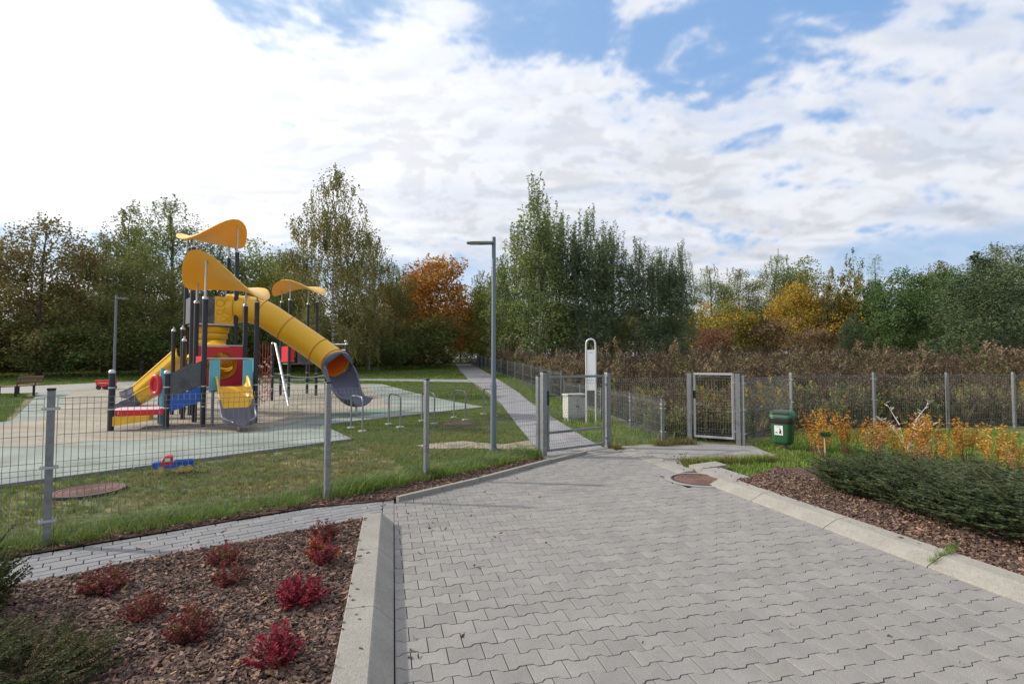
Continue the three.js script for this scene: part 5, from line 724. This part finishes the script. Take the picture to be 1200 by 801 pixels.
{
  const R = rng(77), gcol = (x, z) => { const n = fbm(x * 0.7 + 20, z * 0.7, 4, 5), m = fbm(x * 2.6, z * 2.6 + 9, 3, 8), dry = sm(0.46, 0.66, n * 0.55 + m * 0.45), k = 0.75 + R() * 0.5; return R() < 0.12 + dry * 0.5 ? [0.30 * k, 0.25 * k, 0.11 * k] : [mixf(0.155, 0.20, dry) * k, mixf(0.215, 0.205, dry) * k, 0.045 * k]; };
  const lush = () => { const k = 0.75 + R() * 0.5; return R() < 0.12 ? [0.32 * k, 0.27 * k, 0.11 * k] : [0.155 * k, 0.245 * k, 0.042 * k]; };
  const onRubber = (x, z) => inPoly(x, z, surfPoly), soilPoly = [[-1.9, -10.2], [-1.0, -10.75], [-0.2, -10.3], [0.42, -10.9], [0.44, -9.6], [-0.1, -9.7], [-0.7, -9.85], [-1.5, -9.75]];
  const pathPoly = [[0.40, -8.9], [0.45, -9.84], [0.13, -13.27], [-0.38, -19.6], [-1.1, -25.0], [-2.4, -31.8], [-9, -33.2], [-16.5, -33.4], [-16.5, -34.8], [-9, -34.8], [-2.9, -34.2], [-6.4, -58.0], [-4.6, -59.8], [-0.6, -32], [0.35, -25], [0.92, -18.2], [1.55, -11.0], [1.72, -9.8]];
  const discs = [[-5.31, -6.58, 0.44], [-1.42, -13.64, 0.45], [2.53, -7.14, 0.5]], free = (x, z) => !onRubber(x, z) && !inPoly(x, z, pathPoly) && !inPoly(x, z, strip) && discs.every(([a, b, r]) => Math.hypot(x - a, z - b) > r) && !(inPoly(x, z, soilPoly) && R() < 0.9);
  const thin = (x, z) => fbm(x * 1.4 + 3, z * 1.4, 4, 15) + R() * 0.5 > 0.52;
  const bl = [[-8.5, -1.8], [-2.15, -6.28], [-1.2, -7.35], [0.45, -8.95], [0.45, -9.9], [-0.4, -19.6], [-1, -18.5], [-4.85, -13.27], [-3.33, -10.8], [-6.63, -6.8], [-12.4, -0.4]];
  const mk = (pts, s0, s1, col) => pts.map(([x, z]) => { const s = mixf(s0, s1, R()); return [x, gy(x, z) - 0.032, z, R() * 6.28, s, s * (0.7 + R() * 0.6), s, col(x, z)]; });
  const short = [tuftGeo(1, 9, 0.055, 0.05, 0.0045), tuftGeo(2, 9, 0.05, 0.055, 0.005)], long = tuftGeo(3, 12, 0.17, 0.07, 0.006), coarse = tuftGeo(4, 10, 0.10, 0.13, 0.014);
  instances('lawn_grass', short[0], plantM, mk(scatter(bl, 17000, R, (x, z) => near(x, z) && free(x, z) && thin(x, z)), 0.7, 1.2, gcol), 'patchy mown grass between the fence and the playground', 'grass');
  instances('lawn_grass', short[1], plantM, mk(scatter([[-4.9, -13.4], [-1, -18.5], [-0.4, -19.6], [0.1, -13.2], [0.45, -9.9], [-1.2, -7.5], [-3.3, -10.8]], 9000, R, (x, z) => free(x, z)), 0.8, 1.3, lush), 'greener grass around the steel hoops', 'grass');
  const fringe = []; const fl = [[-8, -1.36], [-6.02, -2.98], [-4.05, -4.59], [-2.16, -6.13], [-1.17, -7.14], [0.4, -8.8]]; for (let i = 0; i < 5; i++) { const [ax, az] = fl[i], [bx, bz] = fl[i + 1], n = Math.round(Math.hypot(bx - ax, bz - az) * 330); for (let k = 0; k < n; k++) { const t = R(), o = -0.12 + R() ** 1.3 * 0.75, nx = -(bz - az), nz = bx - ax, l = Math.hypot(nx, nz), lump = fbm(t * 6 + i * 9, 4, 3, 3), x = mixf(ax, bx, t) - nx / l * o, z = mixf(az, bz, t) - nz / l * o; const s = (0.35 + lump * 1.0) * (0.6 + R() * 0.5) * (o > 0.45 ? 0.6 : 1) * (i >= 3 ? 1.15 : 0.8); fringe.push([x, -0.03, z, R() * 6.28, s, s, s, lush()]); } }
  instances('fence_grass', long, plantM, fringe, 'long bright grass growing through the foot of the fence', 'grass');
  const rl = [road(4.5, 6.1), road(5.6, 6.55), road(7.2, 6.35), road(10.5, 4.6), road(13, 7), V(11.5, 0, -12.4), V(8.8, 0, -12.5), V(6.4, 0, -11.8), V(4.65, 0, -10.2), V(4.5, 0, -8.8), V(2.75, 0, -8.65), road(4.95, 7.1), road(4.9, 6.7)].map(p => [p.x, p.z]);
  instances('lawn_grass', short[1], plantM, mk(scatter(rl, 11000, R, (x, z) => near(x, z) && !inPoly(x, z, padPoly)), 1.0, 1.9, lush), 'green lawn round the bin and the wicket landing', 'grass');
  const far = [[-60, -24.5], [-28, -28], [-23, -33.2], [-16.8, -35.2], [-3, -34.4], [-6.4, -57.8], [-20, -51], [-58, -36.2]];
  instances('lawn_grass', coarse, plantM, mk(scatter(far, 15000, R, (x, z) => free(x, z)), 0.9, 1.6, lush), 'far green lawn behind the playground', 'grass');
  const mid = [[-1.2, -18.9], [-0.5, -19.8], [-2.5, -31.6], [-9, -33], [-16.5, -33.2], [-17, -31], [-7.6, -30.8]], leftg = [[-22.9, -24.6], [-13.7, -14.0], [-17, -6], [-40, -14], [-40, -21.8]];
  instances('lawn_grass', coarse, plantM, mk(scatter(mid, 6000, R, (x, z) => free(x, z)).concat(scatter(leftg, 6000, R, (x, z) => near(x, z) && free(x, z))), 0.6, 1.1, lush), 'grass patches beside the rubber surface', 'grass');
  const verge = [[1.55, -10.2], [0.95, -18.2], [0.4, -25], [-0.5, -32], [-4.2, -58], [-2, -58], [1.2, -31], [2.4, -18], [2.9, -12], [3.4, -10.7], [1.9, -10]];
  instances('verge_grass', long, plantM, mk(scatter(verge, 6500, R, (x, z) => !inPoly(x, z, pathPoly)), 0.5, 1.1, lush), 'rough grass verge between the path and the low fence', 'grass');
  const weedy = []; for (let i = 0; i < 620; i++) { const t = R(), l = fbm(t * 9, 2, 3, 6), x = mixf(1.9, 3.6, t) + (R() - 0.5) * 0.2, z = mixf(-9.95, -10.55, t) + (R() - 0.25) * 0.4 * l * 2, s = (0.15 + l * 1.3) * (0.4 + R() * 0.7); if (l > 0.36) weedy.push([x, -0.03, z, R() * 6.28, s, s, s, R() < 0.55 ? [0.18 * (0.6 + R()), 0.13 * (0.6 + R() * 0.6), 0.06] : lush()]); }
  for (let i = 0; i < 260; i++) { const t = R(), p = road(4.5 + R() * 0.4 + t * 1.6, 7.35 - t * 0.1 + (R() - 0.5) * 0.25); weedy.push([p.x, -0.02, p.z, R() * 6.28, 0.7, 0.6 + R() * 0.4, 0.7, R() < 0.5 ? [0.24, 0.2, 0.07] : lush()]); }
  for (const [q, r] of [[4.2, 3.22], [4.28, 3.23], [4.36, 3.22], [4.42, 3.24]]) for (let i = 0; i < 9; i++) { const p = road(q + (R() - 0.5) * 0.08, r + (R() - 0.5) * 0.03); weedy.push([p.x, 0.02 + (q - 4.15) * 0.35, p.z, R() * 6.28, 0.3, 0.3, 0.3, lush()]); }
  instances('weed_tufts', long, plantM, weedy, 'weedy tufts at the gate foot and in the kerb joint', 'weeds');
}
// tall weeds of the meadow and of the rough behind the playground
{
  const R = rng(303);
  const mug = (seed, h, lc, hc) => { const r = rng(seed), L = new Leaves(); for (let s = 0; s < 3; s++) { const bx = (r() - 0.5) * 0.25, bz = (r() - 0.5) * 0.25, hh = h * (0.75 + r() * 0.4), ex = bx + (r() - 0.5) * 0.35, ez = bz + (r() - 0.5) * 0.35; stemTo(L, V(bx, 0, bz), V(ex, hh, ez), 0.012, [0.16, 0.10, 0.06]); for (let k = 0; k < 30; k++) { const t = 0.12 + 0.88 * k / 30, a = r() * 6.283, top = t > 0.6, c = top ? hc : lc, len = (top ? 0.11 : 0.17) * (0.6 + r() * 0.8); L.add(mixf(bx, ex, t), hh * t, mixf(bz, ez, t), Math.cos(a), top ? 0.7 : 0.15 + (r() - 0.5) * 0.8, Math.sin(a), len, top ? 0.05 : 0.045, tint(r, c, 0.3), r, top ? 0 : 0.25); } } return L.geo(); };
  const plume = (seed, h, lc, hc) => { const r = rng(seed), L = new Leaves(); for (let s = 0; s < 4; s++) { const bx = (r() - 0.5) * 0.3, bz = (r() - 0.5) * 0.3, hh = h * (0.7 + r() * 0.45), ex = bx + (r() - 0.5) * 0.3, ez = bz + (r() - 0.5) * 0.3; stemTo(L, V(bx, 0, bz), V(ex, hh, ez), 0.010, lc); for (let k = 0; k < 16; k++) { const t = 0.1 + 0.7 * k / 16, a = r() * 6.283; L.add(mixf(bx, ex, t), hh * t, mixf(bz, ez, t), Math.cos(a), 0.4, Math.sin(a), 0.14, 0.03, tint(r, lc, 0.3), r, 0.3); } for (let k = 0; k < 22; k++) { const t = 0.8 + 0.22 * r(), a = r() * 6.283; L.add(ex * t, hh * t, ez * t, Math.cos(a), 0.2 + r(), Math.sin(a), 0.10, 0.04, tint(r, hc, 0.3), r); } } return L.geo(); };
  const straw = (seed, h, c) => { const r = rng(seed), L = new Leaves(); for (let k = 0; k < 22; k++) { const a = r() * 6.283, d = r() * 0.12; L.add(Math.cos(a) * d, 0, Math.sin(a) * d, Math.cos(a) * 0.3, 1, Math.sin(a) * 0.3, h * (0.5 + r() * 0.7), 0.018, tint(r, c, 0.35), r, 0.15); } return L.geo(); };
  const G = { brown: mug(1, 1.5, [0.078, 0.07, 0.033], [0.112, 0.078, 0.05]), brown2: mug(2, 1.7, [0.065, 0.068, 0.03], [0.082, 0.058, 0.04]), green: mug(3, 1.0, [0.135, 0.185, 0.05], [0.15, 0.185, 0.055]), olive: mug(4, 1.2, [0.085, 0.095, 0.030], [0.17, 0.14, 0.07]), gold: plume(5, 1.2, [0.09, 0.10, 0.032], [0.22, 0.165, 0.10]), rod: plume(6, 0.95, [0.10, 0.125, 0.032], [0.38, 0.27, 0.03]), straw: straw(7, 1.0, [0.30, 0.23, 0.115]), reed: straw(8, 2.0, [0.11, 0.125, 0.045]) };
  const lay = (poly, n, hs, ok, ktop = 1) => scatter(poly, n, R, ok).map(([x, z]) => { const s = mixf(hs[0], hs[1], R()) * (0.8 + 0.4 * fbm(x * 0.25, z * 0.25, 2, 4)), k = 0.75 + R() * 0.5; return [x, gy(x, z) - 0.05, z, R() * 6.28, s * 1.1, s * ktop * (0.7 + 0.6 * R()), s * 1.1, [k, k * (0.95 + R() * 0.1), k]]; });
  const bush = (n, s, sc) => (x, z) => fbm(x * sc + s, z * sc + s * 3, 3, s) > n;
  const nearStrip = [[3.1, -11.1], [4.5, -10.6], [6.4, -12.4], [8.9, -13.1], [10.6, -13.0], [12.5, -13.3], [17.5, -14.3], [30, -17], [33, -21], [18, -20], [9, -19], [3.0, -20]];
  instances('meadow_weeds', G.green, plantM, lay(nearStrip, 2400, [0.35, 0.75], bush(0.40, 3, 0.6)), 'green leafy weeds behind the mesh fence', 'weeds');
  instances('meadow_weeds', G.olive, plantM, lay(nearStrip, 1200, [0.4, 0.7], bush(0.40, 8, 0.5)), 'olive and straw-topped weeds behind the mesh fence', 'weeds');
  instances('meadow_weeds', G.brown, plantM, lay(nearStrip, 600, [0.45, 0.75], bush(0.47, 12, 0.5)), 'brown withered weeds behind the mesh fence', 'weeds');
  instances('meadow_weeds', G.rod, plantM, lay(nearStrip, 60, [0.6, 0.95], bush(0.55, 15, 0.6)), 'yellow flowering weeds behind the mesh fence', 'weeds');
  instances('meadow_grass', G.straw, plantM, lay(nearStrip, 1300, [0.4, 0.8]), 'dry straw grass behind the mesh fence', 'grass');
  const deep = [[2.6, -19], [9, -18.5], [18, -19.5], [34, -20], [62, -33], [62, -52], [30, -53], [17, -47], [-1.5, -44], [0.6, -33], [2.2, -22]];
  instances('meadow_weeds', G.brown, plantM, lay(deep, 3400, [0.62, 1.12]), 'tall brown withered weeds filling the meadow', 'weeds');
  instances('meadow_weeds', G.brown2, plantM, lay(deep, 3000, [0.55, 1.0]), 'dark brown seeding weeds of the meadow', 'weeds');
  instances('meadow_weeds', G.olive, plantM, lay(deep, 3200, [0.6, 1.2], bush(0.38, 21, 0.2)), 'olive green stand of tall meadow weeds', 'weeds');
  instances('meadow_weeds', G.gold, plantM, lay(deep, 1300, [0.8, 1.2], bush(0.46, 25, 0.25)), 'pale plumed weeds among the brown meadow', 'weeds');
  instances('meadow_weeds', G.gold, plantM, lay(deep, 260, [1.25, 1.75]), 'scattered tall plumes standing over the brown meadow', 'weeds'); instances('meadow_weeds', G.green, plantM, lay(deep, 500, [0.8, 1.2], bush(0.52, 41, 0.3)), 'green clumps among the brown meadow', 'weeds');
  const side = [[2.4, -20], [3.4, -26], [2.4, -34], [0.4, -44], [-2.6, -58], [-3.9, -58], [-1.2, -44], [0.9, -33], [1.75, -25]];
  instances('meadow_weeds', G.olive, plantM, lay(side, 900, [0.7, 1.2]), 'weeds along the fence of the long path', 'weeds'); instances('meadow_weeds', G.gold, plantM, lay(side, 500, [0.7, 1.2]), 'plumed weeds along the fence of the long path', 'weeds');
  const back = [[-70, -33], [-45, -40], [-20, -49.8], [-14, -52], [-10, -55], [-9, -60], [-20, -62], [-40, -50], [-70, -43]];
  instances('rough_weeds', G.brown, plantM, lay(back, 2600, [0.75, 1.15]), 'brown weeds between the far fence and the trees', 'weeds');
  instances('rough_weeds', G.green, plantM, lay(back, 2200, [0.9, 1.5]), 'green weeds between the far fence and the trees', 'weeds');
  instances('rough_weeds', G.gold, plantM, lay(back, 1500, [0.9, 1.4], bush(0.45, 31, 0.2)), 'pale seed heads between the far fence and the trees', 'weeds');
  const reeds = [[-22, -50.2], [-14, -53], [-9, -56.2], [-7, -61], [-12, -63], [-24, -56]];
  instances('reed_bed', G.reed, plantM, lay(reeds, 2600, [0.75, 1.05]), 'dark green reeds at the far end of the lawn', 'reeds');
  // far wood that closes the view below the crowns
  const rw = rng(12), wood = [[], []]; for (let i = 0; i < 190; i++) { const a = mixf(-1.1, 1.02, rw()), d = mixf(66, 120, rw()), x = Math.sin(a) * d * 1.25, z = -Math.cos(a) * d - 4, s = (0.55 + rw() * 0.3) * (d / 95) * (x > 20 ? 0.8 : 0.95), k = 0.85 + rw() * 0.4; wood[i % 2].push([x, gy(x, z) - 0.4, z, rw() * 6.28, s * 1.25, s, s * 1.25, rw() < 0.15 ? [1.8 * k, 1.2 * k, 0.9 * k] : [k, k, k]]); }
  instances('far_wood', treeOf('olive', 0).leaves, leafM, wood[0], 'far wood seen between the nearer trees', 'wood'); instances('far_wood', treeOf('willow', 1).leaves, leafM, wood[1], 'paler far wood seen between the nearer trees', 'wood');
}
// ---------------------------------------------------------------- planted shrubs
function barberry(seed, cols, baseCols, rad = 0.15, h = 0.24, n = 46) {
  const R = rng(seed), L = new Leaves(), W = new Leaves();
  for (let i = 0; i < n; i++) { const a = R() * 6.283, t = Math.sqrt(R()), ex = Math.cos(a) * rad * t, ez = Math.sin(a) * rad * t, ey = h * (1 - 0.55 * t * t) * (0.7 + R() * 0.5), A = V(ex * 0.15, 0, ez * 0.15), M = V(ex * 0.6, ey * 0.55, ez * 0.6), B = V(ex, ey, ez); stemTo(W, A, M, 0.0035, [0.10, 0.05, 0.03]); stemTo(W, M, B, 0.002, [0.12, 0.05, 0.03]);
    for (let k = 0; k < 44; k++) { const u = 0.25 + 0.75 * R(), p = u < 0.5 ? V().lerpVectors(A, M, u * 2) : V().lerpVectors(M, B, u * 2 - 1), b = R() * 6.283, c = i % 4 === 0 ? pick(R, baseCols) : pick(R, cols); L.add(p.x, p.y, p.z, Math.cos(b), 0.1 + R() * 0.9, Math.sin(b), 0.017 + R() * 0.010, 0.010, tint(R, c, 0.3), R); } }
  return { l: L.geo(), w: W.geo() };
}
{
  const crim = [[0.32, 0.026, 0.05], [0.25, 0.022, 0.04], [0.40, 0.06, 0.09], [0.16, 0.016, 0.026]], dull = [[0.25, 0.06, 0.062], [0.19, 0.045, 0.048], [0.32, 0.11, 0.10], [0.13, 0.035, 0.033]], green = [[0.15, 0.12, 0.035], [0.22, 0.09, 0.04], [0.20, 0.07, 0.05]], orange = [[0.55, 0.17, 0.04], [0.50, 0.11, 0.03], [0.42, 0.26, 0.04]];
  const G = { a: barberry(1, crim, dull), b: barberry(2, dull, green), c: barberry(3, dull.concat(crim), orange), d: barberry(4, crim, crim, 0.16, 0.2, 54) };
  const stemM = std(1, 1, 1, 0.9, 0, { vertexColors: true });
  for (const [k, x, z, s, sy, label] of [
    ['b', -1.60, -4.46, 0.80, 1.05, 'dark red shrub at the far corner of the bark bed by the kerb end'],
    ['c', -1.42, -3.96, 0.85, 1.05, 'red shrub with orange and yellow lower leaves'],
    ['b', -2.15, -3.95, 0.85, 0.95, 'dull red shrub at the bed edge beside the footway, middle one'],
    ['b', -1.92, -3.60, 0.72, 0.80, 'small dull red shrub in front of the middle footway shrub'],
    ['d', -1.35, -3.36, 1.12, 0.98, 'bright crimson round shrub, the brightest of the bed'],
    ['b', -2.70, -3.52, 0.98, 0.95, 'brownish red shrub with greenish base against the footway'],
    ['b', -2.20, -3.16, 0.82, 0.80, 'low dull red shrub half hidden by creeping evergreen twigs'],
    ['b', -1.77, -2.93, 0.85, 1.05, 'leaning dull red shrub in the middle of the bark bed'],
    ['a', -1.18, -2.66, 0.92, 1.0, 'large crimson shrub in the bark bed along the kerb'],
  ]) { const t = thing('red_shrub', label, 'shrub', [x, hump(x, z) - 0.02, z], 'small red shrubs in the bark bed'); t.rotation.y = x * 7; t.scale.set(s * 1.12, sy * 0.92, s * 1.12); lpart(t, 'stems', G[k].w, stemM); lpart(t, 'foliage', G[k].l, plantM); }
  // spreading evergreens: arching sprays set with short needles
  const spreader = (seed, rad, h, n, cols) => { const R = rng(seed), L = new Leaves(), W = new Leaves(); for (let i = 0; i < n; i++) { const a = R() * 6.283, t = Math.sqrt(R()), x0 = Math.cos(a) * rad * t * 0.75, z0 = Math.sin(a) * rad * t * 0.75, y0 = h * (1 - 0.75 * t * t) * (0.25 + R() * 0.6) * (0.65 + 0.7 * noise2(x0 * 3 + seed, z0 * 3, 6)), b = a + (R() - 0.5) * 2.2, len = 0.15 + R() * 0.26, rise = 0.25 + R() * 0.5, tip = V(x0 + Math.cos(b) * len, y0 + rise * len + 0.03, z0 + Math.sin(b) * len), A = V(x0, y0, z0), M = V().lerpVectors(A, tip, 0.55).add(V(0, 0.035, 0)), col = pick(R, cols); stemTo(W, A, M, 0.004, [0.09, 0.065, 0.035]); stemTo(W, M, tip, 0.003, [0.09, 0.075, 0.035]); const dx = Math.cos(b), dz = Math.sin(b); for (let k = 0; k < 34; k++) { const u = k / 34, p = u < 0.55 ? V().lerpVectors(A, M, u / 0.55) : V().lerpVectors(M, tip, (u - 0.55) / 0.45), s = k % 2 ? 1 : -1, up = (R() - 0.3) * 0.5; L.add(p.x, p.y, p.z, dx * 0.7 - dz * s, up, dz * 0.7 + dx * s, 0.03 + 0.022 * (1 - u) + R() * 0.012, 0.0125, tint(R, col, 0.25), R); } } return { l: L.geo(), w: W.geo() }; };
  const dark = [[0.062, 0.092, 0.036], [0.046, 0.07, 0.03], [0.085, 0.115, 0.045], [0.068, 0.082, 0.032]], moss = [[0.055, 0.075, 0.024], [0.085, 0.092, 0.028], [0.10, 0.075, 0.035], [0.045, 0.065, 0.022]];
  const S = [spreader(11, 0.75, 0.42, 620, dark), spreader(12, 0.7, 0.38, 560, dark), spreader(13, 0.6, 0.18, 330, moss)];
  const ev = (k, x, z, s, sy, label, y, g) => { const t = thing('spreading_evergreen', label, 'shrub', [x, y, z], g); t.rotation.y = x * 3 + z; t.scale.set(s, sy, s); lpart(t, 'stems', S[k].w, stemM); lpart(t, 'foliage', S[k].l, plantM); };
  const EG = 'dark spreading evergreens along the kerb';
  ev(0, 4.32, -6.28, 0.9, 0.85, 'dark spreading evergreen at the end of the bed by the bare grafted stem', 0.05, EG);
  ev(1, 4.50, -5.55, 1.0, 0.85, 'dark spreading evergreen second from the bare grafted stem', 0.05, EG);
  ev(0, 5.05, -6.5, 1.0, 0.75, 'dark evergreen in front of the orange-leaved shrubs', 0.05, EG);
  ev(1, 4.62, -4.82, 1.1, 0.9, 'dark spreading evergreen hanging over the bark at the kerb', 0.05, EG);
  ev(0, 5.3, -5.35, 1.1, 0.9, 'dark evergreen in front of the reddish boulder', 0.05, EG);
  ev(1, 4.95, -3.95, 1.15, 0.85, 'dark evergreen at the near end of the kerb bed', 0.05, EG);
  ev(2, -2.9, -2.5, 0.72, 0.6, 'creeping olive evergreen over the bark in the bed corner', 0.04, 'creeping evergreens in the bark bed'); ev(2, -2.3, -2.5, 0.55, 0.6, 'small creeping evergreen beside the leaning red shrub', 0.04, 'creeping evergreens in the bark bed'); ev(2, -3.32, -3.12, 0.5, 1.3, 'taller evergreen tuft leaning over the footway edge', 0.04, 'creeping evergreens in the bark bed');
  // orange shrubs: upright stems set with small leaves
  const OR = [[0.64, 0.30, 0.035], [0.60, 0.21, 0.04], [0.68, 0.40, 0.05], [0.54, 0.16, 0.04], [0.44, 0.30, 0.05]], YE = [[0.68, 0.36, 0.04], [0.58, 0.30, 0.05], [0.60, 0.20, 0.03]], PK = [[0.58, 0.26, 0.12], [0.52, 0.20, 0.08], [0.60, 0.36, 0.14], [0.35, 0.22, 0.08]];
  const upright = (seed, cols, h, rad, n) => { const R = rng(seed), L = new Leaves(), W = new Leaves(); for (let i = 0; i < n; i++) { const a = R() * 6.283, t = Math.sqrt(R()), A = V(Math.cos(a) * 0.05, 0, Math.sin(a) * 0.05), hh = h * (0.6 + R() * 0.5), B = V(Math.cos(a) * rad * t, hh, Math.sin(a) * rad * t), M = V().lerpVectors(A, B, 0.5).add(V(0, hh * 0.05, 0)); stemTo(W, A, M, 0.004, [0.17, 0.10, 0.05]); stemTo(W, M, B, 0.0028, [0.18, 0.10, 0.05]); for (let k = 0; k < 26; k++) { const u = 0.42 + 0.58 * R(), p = u < 0.5 ? V().lerpVectors(A, M, u * 2) : V().lerpVectors(M, B, u * 2 - 1), b = R() * 6.283; L.add(p.x, p.y, p.z, Math.cos(b), 0.3 + R() * 0.7, Math.sin(b), 0.035 + R() * 0.02, 0.015, tint(R, R() < 0.16 ? [0.20, 0.20, 0.05] : pick(R, cols), 0.25), R); } } return { l: L.geo(), w: W.geo() }; };
  const U = [upright(21, OR, 0.82, 0.27, 40), upright(22, YE, 0.80, 0.2, 24), upright(23, PK, 0.82, 0.26, 22)], OG = 'orange-leaved shrubs in a row before the mesh fence';
  for (const [k, x, z, s, label] of [
    [0, 5.35, -9.25, 1.05, 'dense orange shrub next to the green bin'], [0, 5.75, -8.95, 1.0, 'orange shrub second from the green bin'], [0, 6.15, -8.85, 0.9, 'orange red shrub third from the green bin'],
    [2, 5.75, -8.3, 0.9, 'thin pinkish shrub behind the bare grafted stem'], [0, 6.45, -8.4, 1.05, 'glowing orange shrub in front of the second fence post past the bin'], [2, 6.85, -8.55, 1.0, 'pale orange shrub beside the bleached dead plant'], [0, 7.2, -8.3, 0.95, 'orange red shrub behind the evergreen mass'],
    [1, 6.75, -7.35, 1.0, 'bright yellow orange shrub in the middle of the row'], [1, 7.25, -7.5, 0.85, 'small yellow shrub between two orange ones'], [1, 7.55, -7.3, 0.85, 'yellow shrub with bare lower stems'], [2, 7.55, -6.9, 0.95, 'pink and orange thin shrub above the boulder'], [2, 8.0, -7.4, 0.95, 'pale pink shrub near the far end of the row'], [0, 8.45, -7.5, 0.9, 'orange shrub at the far end of the row'],
    [1, 6.3, -7.6, 0.8, 'yellow shrub just behind the evergreen backs'], [2, 5.9, -7.55, 0.75, 'small pink shrub just behind the evergreen backs'], [1, 7.0, -6.6, 0.75, 'yellow orange shrub beside the reddish boulder'], [2, 6.6, -6.85, 0.7, 'low pink shrub in front of the yellow row'], [0, 5.1, -8.7, 0.8, 'low orange shrub in the grass before the bin'], [1, 7.9, -6.6, 0.85, 'yellow orange shrub past the reddish boulder'], [1, 6.05, -8.2, 0.8, 'yellow tipped shrub between orange neighbours'],
  ]) { const t = thing('orange_shrub', label, 'shrub', [x, 0, z], OG); t.rotation.y = x * 5; t.scale.set(s * 1.08, s * 0.86, s * 1.08); lpart(t, 'stems', U[k].w, stemM); lpart(t, 'foliage', U[k].l, plantM); }
  { // bleached dead plant
    const R = rng(51), W = new Leaves(), c = [0.62, 0.58, 0.50]; for (let i = 0; i < 9; i++) { const a = R() * 6.283, hh = 0.5 + R() * 0.55, M = V(Math.cos(a) * 0.12, hh * 0.55, Math.sin(a) * 0.12), B = V(Math.cos(a) * 0.4, hh, Math.sin(a) * 0.4); stemTo(W, V(0, 0, 0), M, 0.012, c); stemTo(W, M, B, 0.009, c); for (let k = 0; k < 10; k++) { const p = V().lerpVectors(M, B, R()), b = R() * 6.283; W.add(p.x, p.y, p.z, Math.cos(b), 0.6, Math.sin(b), 0.09, 0.02, tint(R, c, 0.2), R); } }
    const t = thing('dead_plant', 'bleached dry plant with pale twigs among the orange shrubs', 'plant', [7.0, 0, -9.3]); lpart(t, 'twigs', W.geo(), plantM);
  }
  { // grafted stem with a small green head
    const t = thing('grafted_plant', 'bare grafted stem with a small green tuft at the edge of the bed', 'plant', [4.10, 0.03, -6.85]); lpart(t, 'stem', merge([tube([V(0.02, -0.05, 0), V(0.0, 0.3, 0), V(-0.01, 0.62, 0)], 0.012, 12, 6), tube([V(0.0, 0.3, 0), V(-0.08, 0.38, 0.02), V(-0.12, 0.5, 0.03)], 0.007, 8, 5), tube([V(0.0, 0.22, 0), V(0.1, 0.3, 0.02), V(0.2, 0.36, 0.02)], 0.007, 8, 5)]), std(0.36, 0.28, 0.17, 0.9));
    const R = rng(61), L = new Leaves(); for (let i = 0; i < 240; i++) { const a = R() * 6.283, u = R(); L.add((R() - 0.5) * 0.03, 0.62 + (R() - 0.5) * 0.05, (R() - 0.5) * 0.03, Math.cos(a), (R() - 0.35) * 0.9, Math.sin(a), 0.05 + R() * 0.06, 0.009, tint(R, [0.06, 0.13, 0.04], 0.3), R); } lpart(t, 'green_tuft', L.geo(), plantM);
  }
}
// fallen leaves here and there on the paving
{
  const R = rng(404), L = tuftGeo(9, 1, 0.01, 0.001, 0.01), flat = new Leaves(); flat.add(0, 0, 0, 1, 0.1, 0.05, 0.04, 0.022, [1, 1, 1], rng(2), -0.2); const list = [];
  for (const [q, r] of [[0.2, 3.1], [0.45, 3.06], [0.16, 2.95], [0.2, 2.9], [0.16, 3.02], [1.4, 5.6], [2.9, 2.5], [2.2, 7.6], [3.3, 7.9], [0.5, 5.3], [0.9, 5.4], [3.7, 6.2]]) { const p = road(q, r); list.push([p.x, 0.004, p.z, R() * 6.28, 0.8 + R() * 0.5, 1, 0.8 + R() * 0.4, [0.10, 0.045, 0.025]]); }
  for (let i = 0; i < 70; i++) { const a = R(), p = road(4.15 + R() * 0.9, 6.0 + R() * 1.9); list.push([p.x, 0.035 + (R() < 0.5 ? 0.01 : 0.03), p.z, R() * 6.28, 0.7 + R() * 0.6, 1, 0.8, [0.20, 0.09, 0.04]]); }
  for (let i = 0; i < 40; i++) { const p = road(R() * 4, 2 + R() * 6); if (p.z > -9) list.push([p.x, 0.004, p.z, R() * 6.28, 0.35, 1, 0.35, [0.12, 0.08, 0.05]]); }
  for (let i = 0; i < 40; i++) { const p = walk(R() * 3.4, R()); list.push([p.x, 0.005, p.z, R() * 6.28, 0.35, 1, 0.4, [0.12, 0.08, 0.05]]); }
  for (let i = 0; i < 260; i++) { const x = -7 + R() * 7.4, z = -4 - R() * 11; if (!inPoly(x, z, surfPoly)) list.push([x, 0.012, z, R() * 6.28, 0.8 + R() * 0.8, 1, 0.9, R() < 0.5 ? [0.34, 0.2, 0.07] : [0.2, 0.12, 0.06], 0.3, 0.2]); }
  for (let i = 0; i < 160; i++) { const [x, z] = scatter(surfPoly, 1, R, (a, b) => b > -22)[0]; list.push([x, 0.016, z, R() * 6.28, 0.9, 1, 0.9, R() < 0.5 ? [0.3, 0.2, 0.08] : [0.14, 0.09, 0.05]]); }
  for (let i = 0; i < 60; i++) { const p = road(-1.6 + R() * 1.4, 2.6 + R() * 2.4); list.push([p.x, hump(p.x, p.z) + 0.02, p.z, R() * 6.28, 0.5, 1, 0.6, [0.26, 0.03, 0.05], 0.3, 0.2]); }
  instances('fallen_leaves', flat.geo(), std(1, 1, 1, 0.9), list, 'few small fallen leaves on the paving', 'leaves');
}
renderer.render(scene, camera);
